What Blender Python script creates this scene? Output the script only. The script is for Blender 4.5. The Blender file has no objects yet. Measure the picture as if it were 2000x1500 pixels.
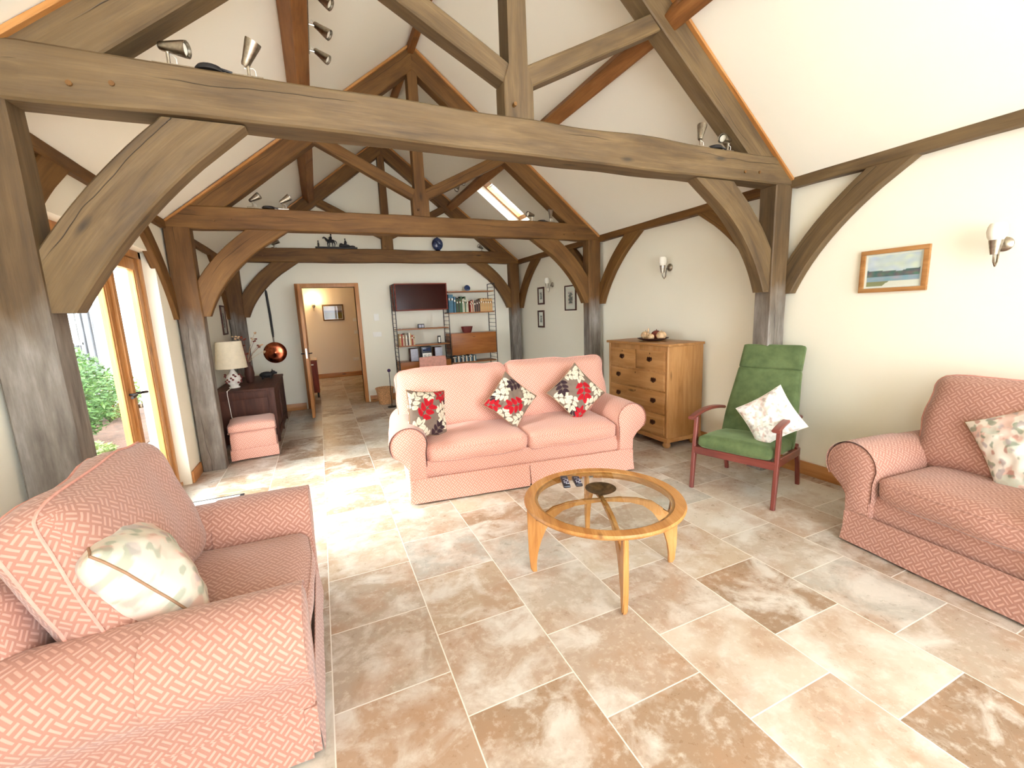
import bpy, bmesh, math, random
from mathutils import Vector, Matrix, noise
from math import pi, sin, cos, radians, sqrt, atan2
S = bpy.context.scene
COL = S.collection
# ---------------------------------------------------------------- camera, world, light, exposure
cd = bpy.data.cameras.new('camera'); cam = bpy.data.objects.new('camera', cd); COL.objects.link(cam)
cd.sensor_width = 36; cd.lens = 843.2/2000*36; cd.clip_start = 0.02; cd.clip_end = 200
cr = Vector((0.91331116, -0.40520957, -0.04084041)); cf = Vector((0.39367852, 0.90408157, -0.16629416))
cu = cr.cross(cf)
cam.matrix_world = Matrix(((cr.x, cu.x, -cf.x, 0), (cr.y, cu.y, -cf.y, 0), (cr.z, cu.z, -cf.z, 1.509), (0, 0, 0, 1)))
S.camera = cam
S.view_settings.view_transform = 'Standard'; S.view_settings.look = 'None'
S.view_settings.exposure = 0.55; S.view_settings.gamma = 1; S.view_settings.use_curve_mapping = False
w = bpy.data.worlds.new('sky'); S.world = w; w.use_nodes = True
bg = w.node_tree.nodes['Background']; bg.inputs[0].default_value = (0.86, 0.93, 1.0, 1); bg.inputs[1].default_value = 11.5
S.cycles.max_bounces = 10; S.cycles.diffuse_bounces = 6; S.cycles.transparent_max_bounces = 12
S.cycles.sample_clamp_indirect = 8; S.cycles.caustics_reflective = False; S.cycles.caustics_refractive = False

def area(name, loc, rot, sx, sy, power, col):
    l = bpy.data.lights.new(name, 'AREA'); l.shape = 'RECTANGLE'; l.size = sx; l.size_y = sy; l.energy = power; l.color = col
    o = bpy.data.objects.new(name, l); COL.objects.link(o); o.location = loc; o.rotation_euler = rot
    return o
area('daylight_behind', (1.95, -3.12, 1.25), (radians(90), 0, 0), 2.8, 2.0, 36, (0.95, 0.97, 1.0))
area('daylight_gable', (1.2, -3.12, 3.0), (radians(80), 0, 0), 2.2, 1.0, 5, (1.0, 0.97, 0.9))

sl = bpy.data.lights.new('hazy_sun', 'SUN'); sl.energy = 22; sl.angle = radians(46); sl.color = (1, .98, .94)
so = bpy.data.objects.new('hazy_sun', sl); COL.objects.link(so); so.rotation_euler = Vector((-1, .06, .64)).to_track_quat('Z', 'Y').to_euler()

# ---------------------------------------------------------------- node helpers
def lin(c):
    return tuple((x/255/12.92 if x/255 <= .04045 else ((x/255+.055)/1.055)**2.4) for x in c[:3]) + (1.0,)
class G:
    def __init__(s, name, rough=.5, metal=0., spec=.5, col=(200, 200, 200)):
        s.m = bpy.data.materials.new(name); s.m.use_nodes = True; s.t = s.m.node_tree; s.n = s.t.nodes
        s.b = s.n['Principled BSDF']; s.out = s.n['Material Output']
        s.b.inputs['Roughness'].default_value = rough; s.b.inputs['Metallic'].default_value = metal
        s.b.inputs['Specular IOR Level'].default_value = spec
        s.b.inputs['Base Color'].default_value = lin(col); s.m.diffuse_color = lin(col)
    def put(s, sock, v):
        if isinstance(v, bpy.types.NodeSocket): s.t.links.new(v, sock)
        else: sock.default_value = v
    def M(s, op, a, b=0., c=0.):
        n = s.n.new('ShaderNodeMath'); n.operation = op
        for i, v in enumerate((a, b, c)): s.put(n.inputs[i], v)
        return n.outputs[0]
    def V(s, op, a, b=(0, 0, 0)):
        n = s.n.new('ShaderNodeVectorMath'); n.operation = op; s.put(n.inputs[0], a); s.put(n.inputs[1], b)
        return n.outputs[0]
    def noise(s, vec, scale, detail=4, rough=.55, dist=0.):
        n = s.n.new('ShaderNodeTexNoise'); s.put(n.inputs['Vector'], vec); n.inputs['Scale'].default_value = scale
        n.inputs['Detail'].default_value = detail; n.inputs['Roughness'].default_value = rough; n.inputs['Distortion'].default_value = dist
        return n.outputs['Fac']
    def vor(s, vec, scale):
        n = s.n.new('ShaderNodeTexVoronoi'); s.put(n.inputs['Vector'], vec); n.inputs['Scale'].default_value = scale
        return n.outputs['Distance']
    def ramp(s, fac, stops, interp='LINEAR'):
        n = s.n.new('ShaderNodeValToRGB'); s.put(n.inputs[0], fac); e = n.color_ramp.elements; n.color_ramp.interpolation = interp
        while len(e) < len(stops): e.new(.5)
        for i, (p, c) in enumerate(stops):
            e[i].position = p; e[i].color = lin(c) if not isinstance(c, (int, float)) else (c, c, c, 1)
        return n.outputs[0]
    def mix(s, f, a, b, mode='MIX'):
        n = s.n.new('ShaderNodeMix'); n.data_type = 'RGBA'; n.blend_type = mode; s.put(n.inputs[0], f)
        for k, v in ((6, a), (7, b)):
            s.put(n.inputs[k], lin(v) if isinstance(v, tuple) and len(v) == 3 else v)
        return n.outputs[2]
    def sep(s, v):
        n = s.n.new('ShaderNodeSeparateXYZ'); s.put(n.inputs[0], v); return n.outputs
    def comb(s, x, y, z=0.):
        n = s.n.new('ShaderNodeCombineXYZ')
        for i, v in enumerate((x, y, z)): s.put(n.inputs[i], v)
        return n.outputs[0]
    def attr(s, name, out='Vector'):
        n = s.n.new('ShaderNodeAttribute'); n.attribute_name = name; return n.outputs[out]
    def co(s, k): return s.n.new('ShaderNodeTexCoord').outputs[k]
    def pos(s): return s.n.new('ShaderNodeNewGeometry').outputs['Position']
    def color(s, v): s.put(s.b.inputs['Base Color'], v)
    def rough(s, v): s.put(s.b.inputs['Roughness'], v)
    def bump(s, h, strength=.3, dist=.01):
        n = s.n.new('ShaderNodeBump'); s.put(n.inputs['Height'], h); n.inputs['Strength'].default_value = strength; n.inputs['Distance'].default_value = dist
        s.t.links.new(n.outputs[0], s.b.inputs['Normal'])
MT = {}
def plain(key, col, rough=.5, metal=0., spec=.5, var=.06, scale=25, bump=0.):
    g = G(key, rough, metal, spec, col)
    f = g.noise(g.co('Object'), scale, 3)
    d = tuple(max(0, c*(1-var)) for c in col); l = tuple(min(255, c*(1+var)) for c in col)
    g.color(g.ramp(f, [(.3, d), (.7, l)]))
    if bump: g.bump(f, bump, .003)
    MT[key] = g.m; return g
def paint(key, col):
    g = G(key, .9, 0, .2, col); p = g.pos()
    g.color(g.mix(g.noise(p, 1.3, 2), tuple(int(c*.985) for c in col), col))
    g.bump(g.noise(p, 60, 3), .08, .002); MT[key] = g.m
paint('wall_paint', (236, 231, 213)); paint('ceiling_paint', (240, 236, 221)); paint('hall_paint', (238, 226, 206)); paint('white_paint', (246, 245, 240))
def oak(key, dark, mid, light, silver=0., sil_z=None, groove=1.):
    g = G(key, .62, 0, .35, mid); v = g.attr('grain')
    a = g.noise(g.V('MULTIPLY', v, (1.1, 9, 9)), 1.6, 5, .6, .6)
    c = g.ramp(a, [(.25, dark), (.5, mid), (.78, light)])
    st = g.noise(g.V('MULTIPLY', v, (2.2, 70, 70)), 1.5, 3, .6, .3)
    c = g.mix(g.M('MULTIPLY', g.ramp(st, [(.42, 0.), (.68, 1.)]), .35), c, dark)
    blot = g.noise(g.V('MULTIPLY', v, (1, 2, 2)), 1.7, 3)
    c = g.mix(g.M('MULTIPLY', g.ramp(blot, [(.45, 0.), (.7, 1.)]), .4), c, light)
    kn = g.vor(g.V('ADD', g.V('MULTIPLY', v, (1.5, 5.5, 5.5)), (3.3, 1.7, 9.1)), 1.)
    c = g.mix(g.M('MULTIPLY', g.ramp(kn, [(.03, 1.), (.11, 0.)]), .75), c, tuple(int(x*.42) for x in dark))
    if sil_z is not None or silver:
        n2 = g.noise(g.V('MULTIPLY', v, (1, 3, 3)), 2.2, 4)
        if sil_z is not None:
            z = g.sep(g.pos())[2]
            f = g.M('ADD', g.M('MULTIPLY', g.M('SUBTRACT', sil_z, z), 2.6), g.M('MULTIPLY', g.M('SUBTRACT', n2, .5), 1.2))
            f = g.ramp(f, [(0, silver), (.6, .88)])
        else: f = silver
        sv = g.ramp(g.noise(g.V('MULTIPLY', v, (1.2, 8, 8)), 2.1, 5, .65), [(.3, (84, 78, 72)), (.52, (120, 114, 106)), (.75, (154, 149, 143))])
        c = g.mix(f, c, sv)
    vx, vy, vz = g.sep(v); wob = g.M('MULTIPLY', g.M('SUBTRACT', g.noise(g.comb(g.M('MULTIPLY', vx, 1.), vz if 0 else 3., 0.), 1.4, 3), .5), .12)
    ck = 0.
    for q, per, of in ((vz, .23, .4),):
        d = g.M('ABSOLUTE', g.M('SUBTRACT', g.M('FRACT', g.M('ADD', g.M('DIVIDE', g.M('ADD', q, wob), per), of)), .5))
        mk = g.ramp(g.noise(g.comb(g.M('ADD', vx, of*9), g.M('FLOOR', g.M('DIVIDE', q, per)), 1.), 1.1, 1), [(.5, 0.), (.56, 1.)])
        ck = g.M('MAXIMUM', ck, g.M('MULTIPLY', g.ramp(d, [(.003, 1.), (.011, 0.)]), mk))
    c = g.mix(g.M('MULTIPLY', ck, .8*groove), c, tuple(int(x*.3) for x in dark))
    g.color(c); g.bump(g.M('SUBTRACT', g.M('MULTIPLY', st, .4), g.M('MULTIPLY', ck, 1.)), .45, .006); MT[key] = g.m
oak('oak_weathered', (60, 43, 24), (94, 73, 42), (122, 99, 64), .08)
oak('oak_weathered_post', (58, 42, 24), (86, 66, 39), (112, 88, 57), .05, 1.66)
oak('oak_warm', (72, 46, 20), (104, 70, 31), (130, 94, 48))
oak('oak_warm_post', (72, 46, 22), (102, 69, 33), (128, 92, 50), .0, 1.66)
oak('oak_orange', (98, 60, 28), (130, 84, 42), (156, 108, 60), 0, None, .4)
oak('joinery_oak', (140, 88, 42), (176, 122, 66), (200, 150, 94), 0, None, .0)
oak('pine_trim', (148, 92, 48), (182, 124, 72), (204, 150, 96), 0, None, .0)
oak('teak', (124, 70, 30), (154, 92, 42), (174, 112, 58), 0, None, .0)
oak('dark_wood', (48, 26, 20), (74, 42, 32), (98, 60, 46), 0, None, .2)
oak('mahogany', (78, 34, 28), (112, 54, 46), (140, 78, 66), 0, None, .0)
oak('red_cabinet', (82, 26, 12), (126, 46, 24), (150, 62, 34), 0, None, .0)
oak('chest_pine', (136, 92, 48), (168, 120, 70), (188, 144, 94), 0, None, .1)
oak('table_teak', (148, 94, 44), (182, 128, 70), (204, 154, 96), 0, None, .0)
oak('grey_boards', (58, 58, 60), (84, 84, 88), (110, 110, 114), 0, None, .6)
for k, r in (('table_teak', .25), ('mahogany', .3), ('teak', .35), ('chest_pine', .42), ('joinery_oak', .4), ('pine_trim', .4)): MT[k].node_tree.nodes['Principled BSDF'].inputs['Roughness'].default_value = r

def tile_mat():
    g = G('floor_tile', .3, 0, .45, (205, 185, 160)); p = g.pos(); x, y, z = g.sep(p)
    T = .4665
    u = g.M('DIVIDE', g.M('ADD', x, .105 + T*40), T); col = g.M('FLOOR', u); fu = g.M('FRACT', u)
    par = g.M('MULTIPLY', g.M('MODULO', col, 2.), .5)
    v = g.M('ADD', g.M('DIVIDE', g.M('SUBTRACT', y, 1.61-T*30), T), par); row = g.M('FLOOR', v); fv = g.M('FRACT', v)
    wn = g.n.new('ShaderNodeTexWhiteNoise'); wn.noise_dimensions = '2D'; g.put(wn.inputs['Vector'], g.comb(col, row))
    rnd = wn.outputs['Value']
    base = g.ramp(rnd, [(0, (132, 108, 86)), (.2, (156, 130, 106)), (.36, (190, 174, 152)), (.5, (168, 166, 158)), (.64, (172, 144, 120)), (.8, (200, 190, 174)), (1, (140, 118, 98))])
    pv = g.V('ADD', p, g.V('MULTIPLY', wn.outputs['Color'], (13, 17, 9)))
    n1 = g.noise(pv, 4.2, 6, .62, .5)
    c = g.mix(g.ramp(n1, [(.47, 0.), (.62, .85)]), base, (208, 202, 192))
    n2 = g.noise(pv, 3.1, 5, .6)
    c = g.mix(g.ramp(n2, [(.48, 0.), (.66, .65)]), c, (164, 130, 102))
    n3 = g.noise(pv, 22, 5, .7)
    c = g.mix(g.ramp(n3, [(.52, 0.), (.68, .45)]), c, (214, 208, 198))
    gw = .0065
    e = g.M('MINIMUM', g.M('MINIMUM', fu, g.M('SUBTRACT', 1., fu)), g.M('MINIMUM', fv, g.M('SUBTRACT', 1., fv)))
    gr = g.ramp(g.M('DIVIDE', e, gw*2), [(.38, 1.), (.5, 0.)])
    c = g.mix(gr, c, (222, 216, 206))
    g.color(c); g.rough(g.ramp(n3, [(.3, .24), (.7, .42)])); g.bump(g.M('SUBTRACT', g.M('MULTIPLY', n3, .25), gr), .25, .003); MT['tile'] = g.m
tile_mat()
def fabric_mat(key, base, line, cell=.052):
    g = G(key, .92, 0, .15, base); uv = g.co('UV'); x, y, _ = g.sep(uv)
    s = .7071/cell
    a = g.M('MULTIPLY', g.M('ADD', x, y), s); b = g.M('MULTIPLY', g.M('SUBTRACT', x, y), s)
    a = g.M('ADD', a, 200.); b = g.M('ADD', b, 200.)
    ia, ib = g.M('FLOOR', a), g.M('FLOOR', b); fa, fb = g.M('FRACT', a), g.M('FRACT', b)
    ch = g.M('MODULO', g.M('ADD', ia, ib), 2.)
    def mx(f, p, q): return g.M('ADD', g.M('MULTIPLY', p, g.M('SUBTRACT', 1., f)), g.M('MULTIPLY', q, f))
    t = mx(ch, fa, fb); o = mx(ch, fb, fa)
    ln = g.M('PINGPONG', g.M('MULTIPLY', t, 2.), .5)        # two bars a cell
    ln = g.ramp(ln, [(.24, 0.), (.36, 1.)])
    endm = g.ramp(g.M('PINGPONG', o, .5), [(.05, 0.), (.1, 1.)])
    ln = g.M('MULTIPLY', ln, endm)
    nz = g.noise(uv, 900, 2)
    c = g.mix(ln, base, line)
    c = g.mix(g.M('MULTIPLY', nz, .25), c, tuple(int(q*.8) for q in base))
    g.color(c); g.bump(g.M('ADD', ln, g.M('MULTIPLY', nz, .4)), .35, .002)
    g.b.inputs['Sheen Weight'].default_value = .25; MT[key] = g.m
fabric_mat('pink_fabric', (164, 119, 104), (194, 152, 136), .036)
fabric_mat('pink_fabric_fine', (198, 140, 122), (228, 184, 168), .032)
def vc_mat(key, rough=.85, bump=.15, sheen=0.):
    g = G(key, rough, 0, .25); g.color(g.attr('Col', 'Color')); g.bump(g.noise(g.co('Object'), 300, 2), bump, .001)
    g.b.inputs['Sheen Weight'].default_value = sheen; MT[key] = g.m
vc_mat('printed_cloth', .85, .3); vc_mat('print_paper', .6, 0.); vc_mat('painted_ceramic', .25, 0.)
def velvet():
    g = G('green_velvet', .75, 0, .2, (88, 128, 70)); p = g.co('Object')
    g.color(g.ramp(g.noise(p, 7, 4, .6), [(.3, (70, 86, 52)), (.7, (100, 116, 76))]))
    g.b.inputs['Sheen Weight'].default_value = .4; g.b.inputs['Sheen Roughness'].default_value = .4; g.b.inputs['Sheen Tint'].default_value = lin((190, 220, 170))
    g.bump(g.noise(p, 400, 2), .2, .001); MT['green_velvet'] = g.m
velvet()
plain('brushed_steel', (168, 160, 146), .28, 1.0, var=.1, scale=60); plain('black_metal', (38, 32, 32), .45, .3)
plain('copper', (176, 96, 66), .25, 1.0, var=.2, scale=18); plain('bronze', (104, 84, 58), .35, .9, var=.3, scale=30)
plain('black_plastic', (38, 38, 46), .35); plain('blue_ceramic', (36, 48, 78), .2, var=.4, scale=30); plain('near_black', (24, 22, 24), .6)
plain('lamp_shade_cloth', (226, 214, 188), .9, var=.02); plain('white_ceramic', (232, 228, 220), .2); plain('mat_grey', (186, 188, 190), .95, var=.08, scale=120)
plain('white_plastic', (236, 234, 226), .4, var=.01); plain('silver_plastic', (176, 178, 192), .4); plain('red_brown', (106, 40, 34), .5); plain('wicker', (188, 140, 96), .8, var=.25, scale=80)
plain('opal', (238, 234, 220), .3, var=.01); plain('leaf_green', (62, 92, 44), .6, var=.35, scale=6); plain('leaf_pale', (104, 126, 66), .6, var=.3, scale=6)
plain('stem', (120, 90, 60), .8); plain('paving', (150, 142, 138), .9, var=.12, scale=3); plain('soil', (92, 68, 56), 1., var=.2, scale=9); plain('gourd', (206, 172, 132), .5, var=.2); plain('dark_flower', (120, 56, 40), .9, var=.3)
plain('piping_pink', (206, 150, 136), .9); plain('piping_brown', (150, 118, 92), .9); plain('net_curtain', (236, 224, 206), .95, var=.05); plain('drawer_pull', (74, 44, 28), .4, .7); plain('purple_glass', (60, 36, 74), .2)
plain('flex_white', (230, 228, 220), .5)
g = G('glass', .0); tr = g.n.new('ShaderNodeBsdfTransparent'); gl = g.n.new('ShaderNodeBsdfGlossy'); gl.inputs['Roughness'].default_value = .01
fr = g.n.new('ShaderNodeFresnel'); fr.inputs[0].default_value = 1.45; mx = g.n.new('ShaderNodeMixShader'); tr.inputs[0].default_value = (.95, .97, .96, 1)
bf = g.n.new('ShaderNodeNewGeometry').outputs['Backfacing']; g.t.links.new(g.M('MULTIPLY', fr.outputs[0], g.M('SUBTRACT', 1., bf)), mx.inputs[0]); g.t.links.new(tr.outputs[0], mx.inputs[1]); g.t.links.new(gl.outputs[0], mx.inputs[2]); g.t.links.new(mx.outputs[0], g.out.inputs[0]); MT['glass'] = g.m
g = G('smoked_glass', .16, 0, .12, (52, 18, 12)); MT['smoked_glass'] = g.m
g = G('lit_opal', .4, 0, .3, (255, 220, 150)); g.b.inputs['Emission Color'].default_value = lin((255, 196, 90)); g.b.inputs['Emission Strength'].default_value = 5; MT['lit_opal'] = g.m

# ---------------------------------------------------------------- mesh helpers
def thing(name, label, cat, loc=(0, 0, 0), rz=0., group=None):
    o = bpy.data.objects.new(name, None); COL.objects.link(o); o.empty_display_size = .1
    o.location = loc; o.rotation_euler = (0, 0, rz); return tag(o, label, cat, group)
def tag(o, label, cat, group=None, kind=None):
    o['label'] = label; o['category'] = cat
    if group: o['group'] = group
    if kind: o['kind'] = kind
    return o
def struct(o): o['kind'] = 'structure'; return o
def fin(bm, name, mat, parent=None, smooth=40, uv=True, grain=0, label=None):
    """link bm as ONE object. grain = axis (1..3) of the wood grain, box-mapped uv in metres"""
    bmesh.ops.remove_doubles(bm, verts=bm.verts, dist=1e-5)
    if grain != -1: bmesh.ops.recalc_face_normals(bm, faces=bm.faces)
    if uv:
        L = bm.loops.layers.uv.verify()
        for f in bm.faces:
            n = f.normal; a = max(range(3), key=lambda i: abs(n[i])); i, j = [(1, 2), (0, 2), (0, 1)][a]
            for l in f.loops: l[L].uv = (l.vert.co[i], l.vert.co[j])
    me = bpy.data.meshes.new(name)
    if grain > 0:
        G_ = bm.verts.layers.float_vector.new('grain'); ax = grain-1; off = Vector((random.random()*50, random.random()*9, random.random()*9))
        for v in bm.verts:
            c = v.co; v[G_] = Vector((c[ax], c[(ax+1) % 3], c[(ax+2) % 3]))+off
    if smooth:
        for f in bm.faces: f.smooth = True
    bm.to_mesh(me); bm.free()
    if smooth: me.set_sharp_from_angle(angle=radians(smooth))
    o = bpy.data.objects.new(name, me); COL.objects.link(o)
    me.materials.append(MT[mat] if isinstance(mat, str) else mat)
    if parent: o.parent = parent
    if label: o['label'] = label
    return o
def box(bm, x0, x1, y0, y1, z0, z1, bev=0., M=None):
    r = bmesh.ops.create_cube(bm, size=1, matrix=Matrix.Translation(((x0+x1)/2, (y0+y1)/2, (z0+z1)/2)) @ Matrix.Diagonal((abs(x1-x0), abs(y1-y0), abs(z1-z0), 1)))
    vs = r['verts']
    if bev:
        es = list({e for v in vs for e in v.link_edges})
        q = bmesh.ops.bevel(bm, geom=es, offset=bev, segments=2, profile=.6, affect='EDGES'); vs = list({v for f in q['faces'] for v in f.verts} | {v for v in vs if v.is_valid})
    if M is not None: bmesh.ops.transform(bm, matrix=M, verts=vs)
    return vs
def tube(bm, pts, r, n=8, cap=True, closed=False):
    pts = [Vector(p) for p in pts]; N = len(pts); rings = []; prev = None
    for i, p in enumerate(pts):
        if closed: t = pts[(i+1) % N]-pts[i-1]
        else: t = pts[min(i+1, N-1)]-pts[max(i-1, 0)]
        t.normalize()
        if prev is None:
            a = Vector((0, 0, 1)) if abs(t.z) < .9 else Vector((1, 0, 0)); a = (a-t*a.dot(t)).normalized()
        else: a = (prev-t*prev.dot(t)); a = a.normalized() if a.length > 1e-6 else t.orthogonal().normalized()
        prev = a; b = t.cross(a); rr = r[i] if isinstance(r, (list, tuple)) else r
        rings.append([bm.verts.new(p+(a*cos(2*pi*k/n)+b*sin(2*pi*k/n))*rr) for k in range(n)])
    for i in range(N if closed else N-1):
        A, B = rings[i], rings[(i+1) % N]
        for k in range(n): bm.faces.new((A[k], A[(k+1) % n], B[(k+1) % n], B[k]))
    if cap and not closed: bm.faces.new(rings[0][::-1]); bm.faces.new(rings[-1])
def lathe(bm, prof, n=32, c=(0, 0, 0), M=None):
    rings = []; vs = []
    for r, z in prof:
        if r < 1e-5: ring = [bm.verts.new((c[0], c[1], c[2]+z))]
        else: ring = [bm.verts.new((c[0]+r*cos(2*pi*k/n), c[1]+r*sin(2*pi*k/n), c[2]+z)) for k in range(n)]
        rings.append(ring); vs += ring
    for A, B in zip(rings, rings[1:]):
        for k in range(n):
            a = [A[k % len(A)], A[(k+1) % len(A)], B[(k+1) % len(B)], B[k % len(B)]]; q = []
            for v in a:
                if v not in q: q.append(v)
            if len(q) > 2: bm.faces.new(q)
    if M is not None: bmesh.ops.transform(bm, matrix=M, verts=vs)
    return vs
def ell(bm, c, r, M=None, u=12, v=8):
    q = bmesh.ops.create_uvsphere(bm, u_segments=u, v_segments=v, radius=1, matrix=Matrix.Translation(c) @ (M or Matrix()) @ Matrix.Diagonal((*r, 1)))
    return q['verts']
def prism(bm, poly, y0, y1):
    """poly in XZ extruded from y0 to y1"""
    A = [bm.verts.new((x, y0, z)) for x, z in poly]; B = [bm.verts.new((x, y1, z)) for x, z in poly]; n = len(poly)
    bm.faces.new(A); bm.faces.new(B[::-1])
    for i in range(n): bm.faces.new((A[i], B[i], B[(i+1) % n], A[(i+1) % n]))
def B(): return bmesh.new()
def boxo(name, mat, parent, x0, x1, y0, y1, z0, z1, bev=.003, grain=1, label=None):
    bm = B(); box(bm, x0, x1, y0, y1, z0, z1, bev); return fin(bm, name, mat, parent, grain=grain, label=label)

def timber(name, mat, parent, path, wd, w, h, cut0=None, cut1=None, ch=.008, step=.14, rough=.004, wander=.004, hs=None):
    """sawn beam swept along path: width w along wd, depth h across; cut = (point, normal) end planes; grain follows the path"""
    P = [Vector(p) for p in path]; wd = Vector(wd).normalized(); pts = []
    for a, b in zip(P, P[1:]):
        k = max(1, int((b-a).length/step)) if len(P) == 2 else 1
        for i in range(k): pts.append(a.lerp(b, i/k))
    pts.append(P[-1]); bm = B(); GL = bm.verts.layers.float_vector.new('grain'); off = Vector((random.random()*60, random.random()*9, .23*random.randint(1, 40)+random.uniform(-.04, 0)))
    sec = []
    a, b, c = w/2, h/2, ch
    for sx, sy in ((1, 1), (-1, 1), (-1, -1), (1, -1)):
        q = [(sx*a, sy*(b-c)), (sx*(a-c), sy*b)]
        if sx*sy < 0: q.reverse()
        sec += q
    rings = []; s = 0; N = len(pts); sd = random.random()*99
    for i, p in enumerate(pts):
        t = (pts[min(i+1, N-1)]-pts[max(i-1, 0)]).normalized(); n = t.cross(wd).normalized()
        if i: s += (p-pts[i-1]).length
        ring = []; hh = hs[i]/h if hs else 1.
        for k, (x, y) in enumerate(sec):
            jx = rough*(noise.noise((s*2.1, k//2*7.3, sd))); jy = rough*noise.noise((s*2.1, k//2*7.3+40, sd)) + wander*noise.noise((s*.7, 5, sd+k//4))
            q = p+wd*(x+jx)+n*(y*hh+jy)
            cut = cut0 if i == 0 else cut1 if i == N-1 else None
            if cut:
                cp, cn = Vector(cut[0]), Vector(cut[1]); d = t.dot(cn)
                if abs(d) > 1e-4: q = q+t*((cp-q).dot(cn)/d)
            v = bm.verts.new(q); v[GL] = Vector((s, x, y))+off; ring.append(v)
        rings.append(ring)
    mid = pts[N//2]
    for cut in (cut0, cut1):
        if cut:
            cp, cn = Vector(cut[0]), Vector(cut[1]); sg = 1 if (mid-cp).dot(cn) > 0 else -1
            for ring in rings[1:-1]:
                if any((v.co-cp).dot(cn)*sg < .004 for v in ring):
                    rings.remove(ring)
                    for v in ring: bm.verts.remove(v)
    for A, Bq in zip(rings, rings[1:]):
        for k in range(8): bm.faces.new((A[k], A[(k+1) % 8], Bq[(k+1) % 8], Bq[k]))
    bm.faces.new(rings[0][::-1]); bm.faces.new(rings[-1])
    return fin(bm, name, mat, parent, smooth=30, grain=0)
def arc(p0, c, p1, n=12):
    p0, c, p1 = Vector(p0), Vector(c), Vector(p1)
    return [p0*(1-t)**2+c*2*t*(1-t)+p1*t*t for t in [i/n for i in range(n+1)]]

# ---------------------------------------------------------------- room shell
XL, XR, XM = -1.25, 3.69, 1.22
WL, WR = -1.27, 3.75                       # wall faces
Y1, Y2, Y3, YB = 2.503, 5.199, 7.895, 8.05
YF = -3.1
RS = .79
def zr(x): return 2.475+RS*min(x-XL, XR-x)
def zroof(x): return zr(x)
bm = B(); box(bm, -1.5, 4.0, YF-.3, 12.4, -.12, 0); struct(fin(bm, 'floor', 'tile', smooth=0))
DX0, DX1, DH = -.245, .62, 2.03            # inner doorway in the far wall
ZT = zr(XM)
# left wall with french-door opening
FY0, FY1, FH = 3.02, 4.86, 2.14
bm = B(); LZ = zr(XL)+.02
for y0, y1, z0, z1 in ((YF, -2.1, 0, LZ), (-1.1, FY0, 0, LZ), (-2.1, -1.1, FH, LZ), (-2.1, -1.1, 0, .5), (FY1, YB, 0, LZ), (FY0, FY1, FH, LZ)): box(bm, WL-.26, WL, y0, y1, z0, z1)  # the opening behind the camera is added to let in side light
struct(fin(bm, 'wall_left', 'wall_paint', smooth=0))
bm = B(); box(bm, WR, WR+.25, YF, YB, 0, zr(XR)+.02); struct(fin(bm, 'wall_right', 'wall_paint', smooth=0))
bm = B(); xl, xr = WL-.26, WR+.25
prism(bm, [(xl, 0), (DX0, 0), (DX0, DH), (xl, DH)], YB, YB+.14); prism(bm, [(DX1, 0), (xr, 0), (xr, DH), (DX1, DH)], YB, YB+.14)
prism(bm, [(xl, DH), (xr, DH), (xr, zr(xr)+.1), (XM, ZT+.1), (xl, zr(xl)+.1)], YB, YB+.14)
struct(fin(bm, 'wall_back', 'wall_paint', smooth=0))
bm = B(); a0, a1, ah = -.9, 3.35, 2.3
g0, g1, gb, gt = .1, 2.34, 2.5, 3.5
prism(bm, [(xl, 0), (a0, 0), (a0, ah), (xl, ah)], YF-.2, YF); prism(bm, [(a1, 0), (xr, 0), (xr, ah), (a1, ah)], YF-.2, YF)
prism(bm, [(xl, ah), (xr, ah), (xr, gb), (xl, gb)], YF-.2, YF); prism(bm, [(xl, gb), (g0, gb), (g0, gt), (xl, zr(xl)+.1)], YF-.2, YF)
prism(bm, [(g1, gb), (xr, gb), (xr, zr(xr)+.1), (g1, gt)], YF-.2, YF); prism(bm, [(g0, gt), (g1, gt), (XM, ZT+.1)], YF-.2, YF)
struct(fin(bm, 'wall_front', 'wall_paint', smooth=0))
bm = B()
for x in (a0+.05, .1, .95, 1.4, 1.9, 2.4, a1-.05): box(bm, x-.05, x+.05, YF-.12, YF-.04, 0, ah)
for z in (.04, ah-.05): box(bm, a0, a1, YF-.12, YF-.04, z-.04, z+.05)
struct(fin(bm, 'window_1', 'joinery_oak', smooth=0, grain=3))
bm = B()  # unseen side window, added to brighten the right side of the room
for y in (-2.07, -1.6, -1.13): box(bm, WL-.14, WL-.06, y-.04, y+.04, .5, FH)
for z in (.55, FH-.05): box(bm, WL-.14, WL-.06, -2.1, -1.1, z-.05, z+.05)
struct(fin(bm, 'added_side_window', 'joinery_oak', smooth=0, grain=3))
# sloping ceilings (slabs with thickness; the right one has the roof-window opening)
SK = (2.50, 3.16, 6.30, 6.84)
def slab(bm, xa, xb, y0, y1, t=.24):
    s = 1 if xa > XM else -1
    n = Vector((s*RS, 0, 1)).normalized()*t
    q = [Vector((x, y, zr(x)+.004)) for x, y in ((xa, y0), (xb, y0), (xb, y1), (xa, y1))]
    A = [bm.verts.new(v) for v in q]; Bq = [bm.verts.new(v+n) for v in q]
    bm.faces.new(A); bm.faces.new(Bq[::-1])
    for i in range(4): bm.faces.new((A[i], Bq[i], Bq[(i+1) % 4], A[(i+1) % 4]))
bm = B(); slab(bm, XL-.3, XM, YF-.2, YB+.14); struct(fin(bm, 'ceiling', 'ceiling_paint', smooth=0, grain=-1))
bm = B(); xe = XR+.3
slab(bm, XM+1e-4, xe, YF-.2, SK[2]); slab(bm, XM+1e-4, xe, SK[3], YB+.14); slab(bm, XM+1e-4, SK[0], SK[2], SK[3]); slab(bm, SK[1], xe, SK[2], SK[3])
struct(fin(bm, 'ceiling', 'ceiling_paint', smooth=0, grain=-1))
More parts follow.
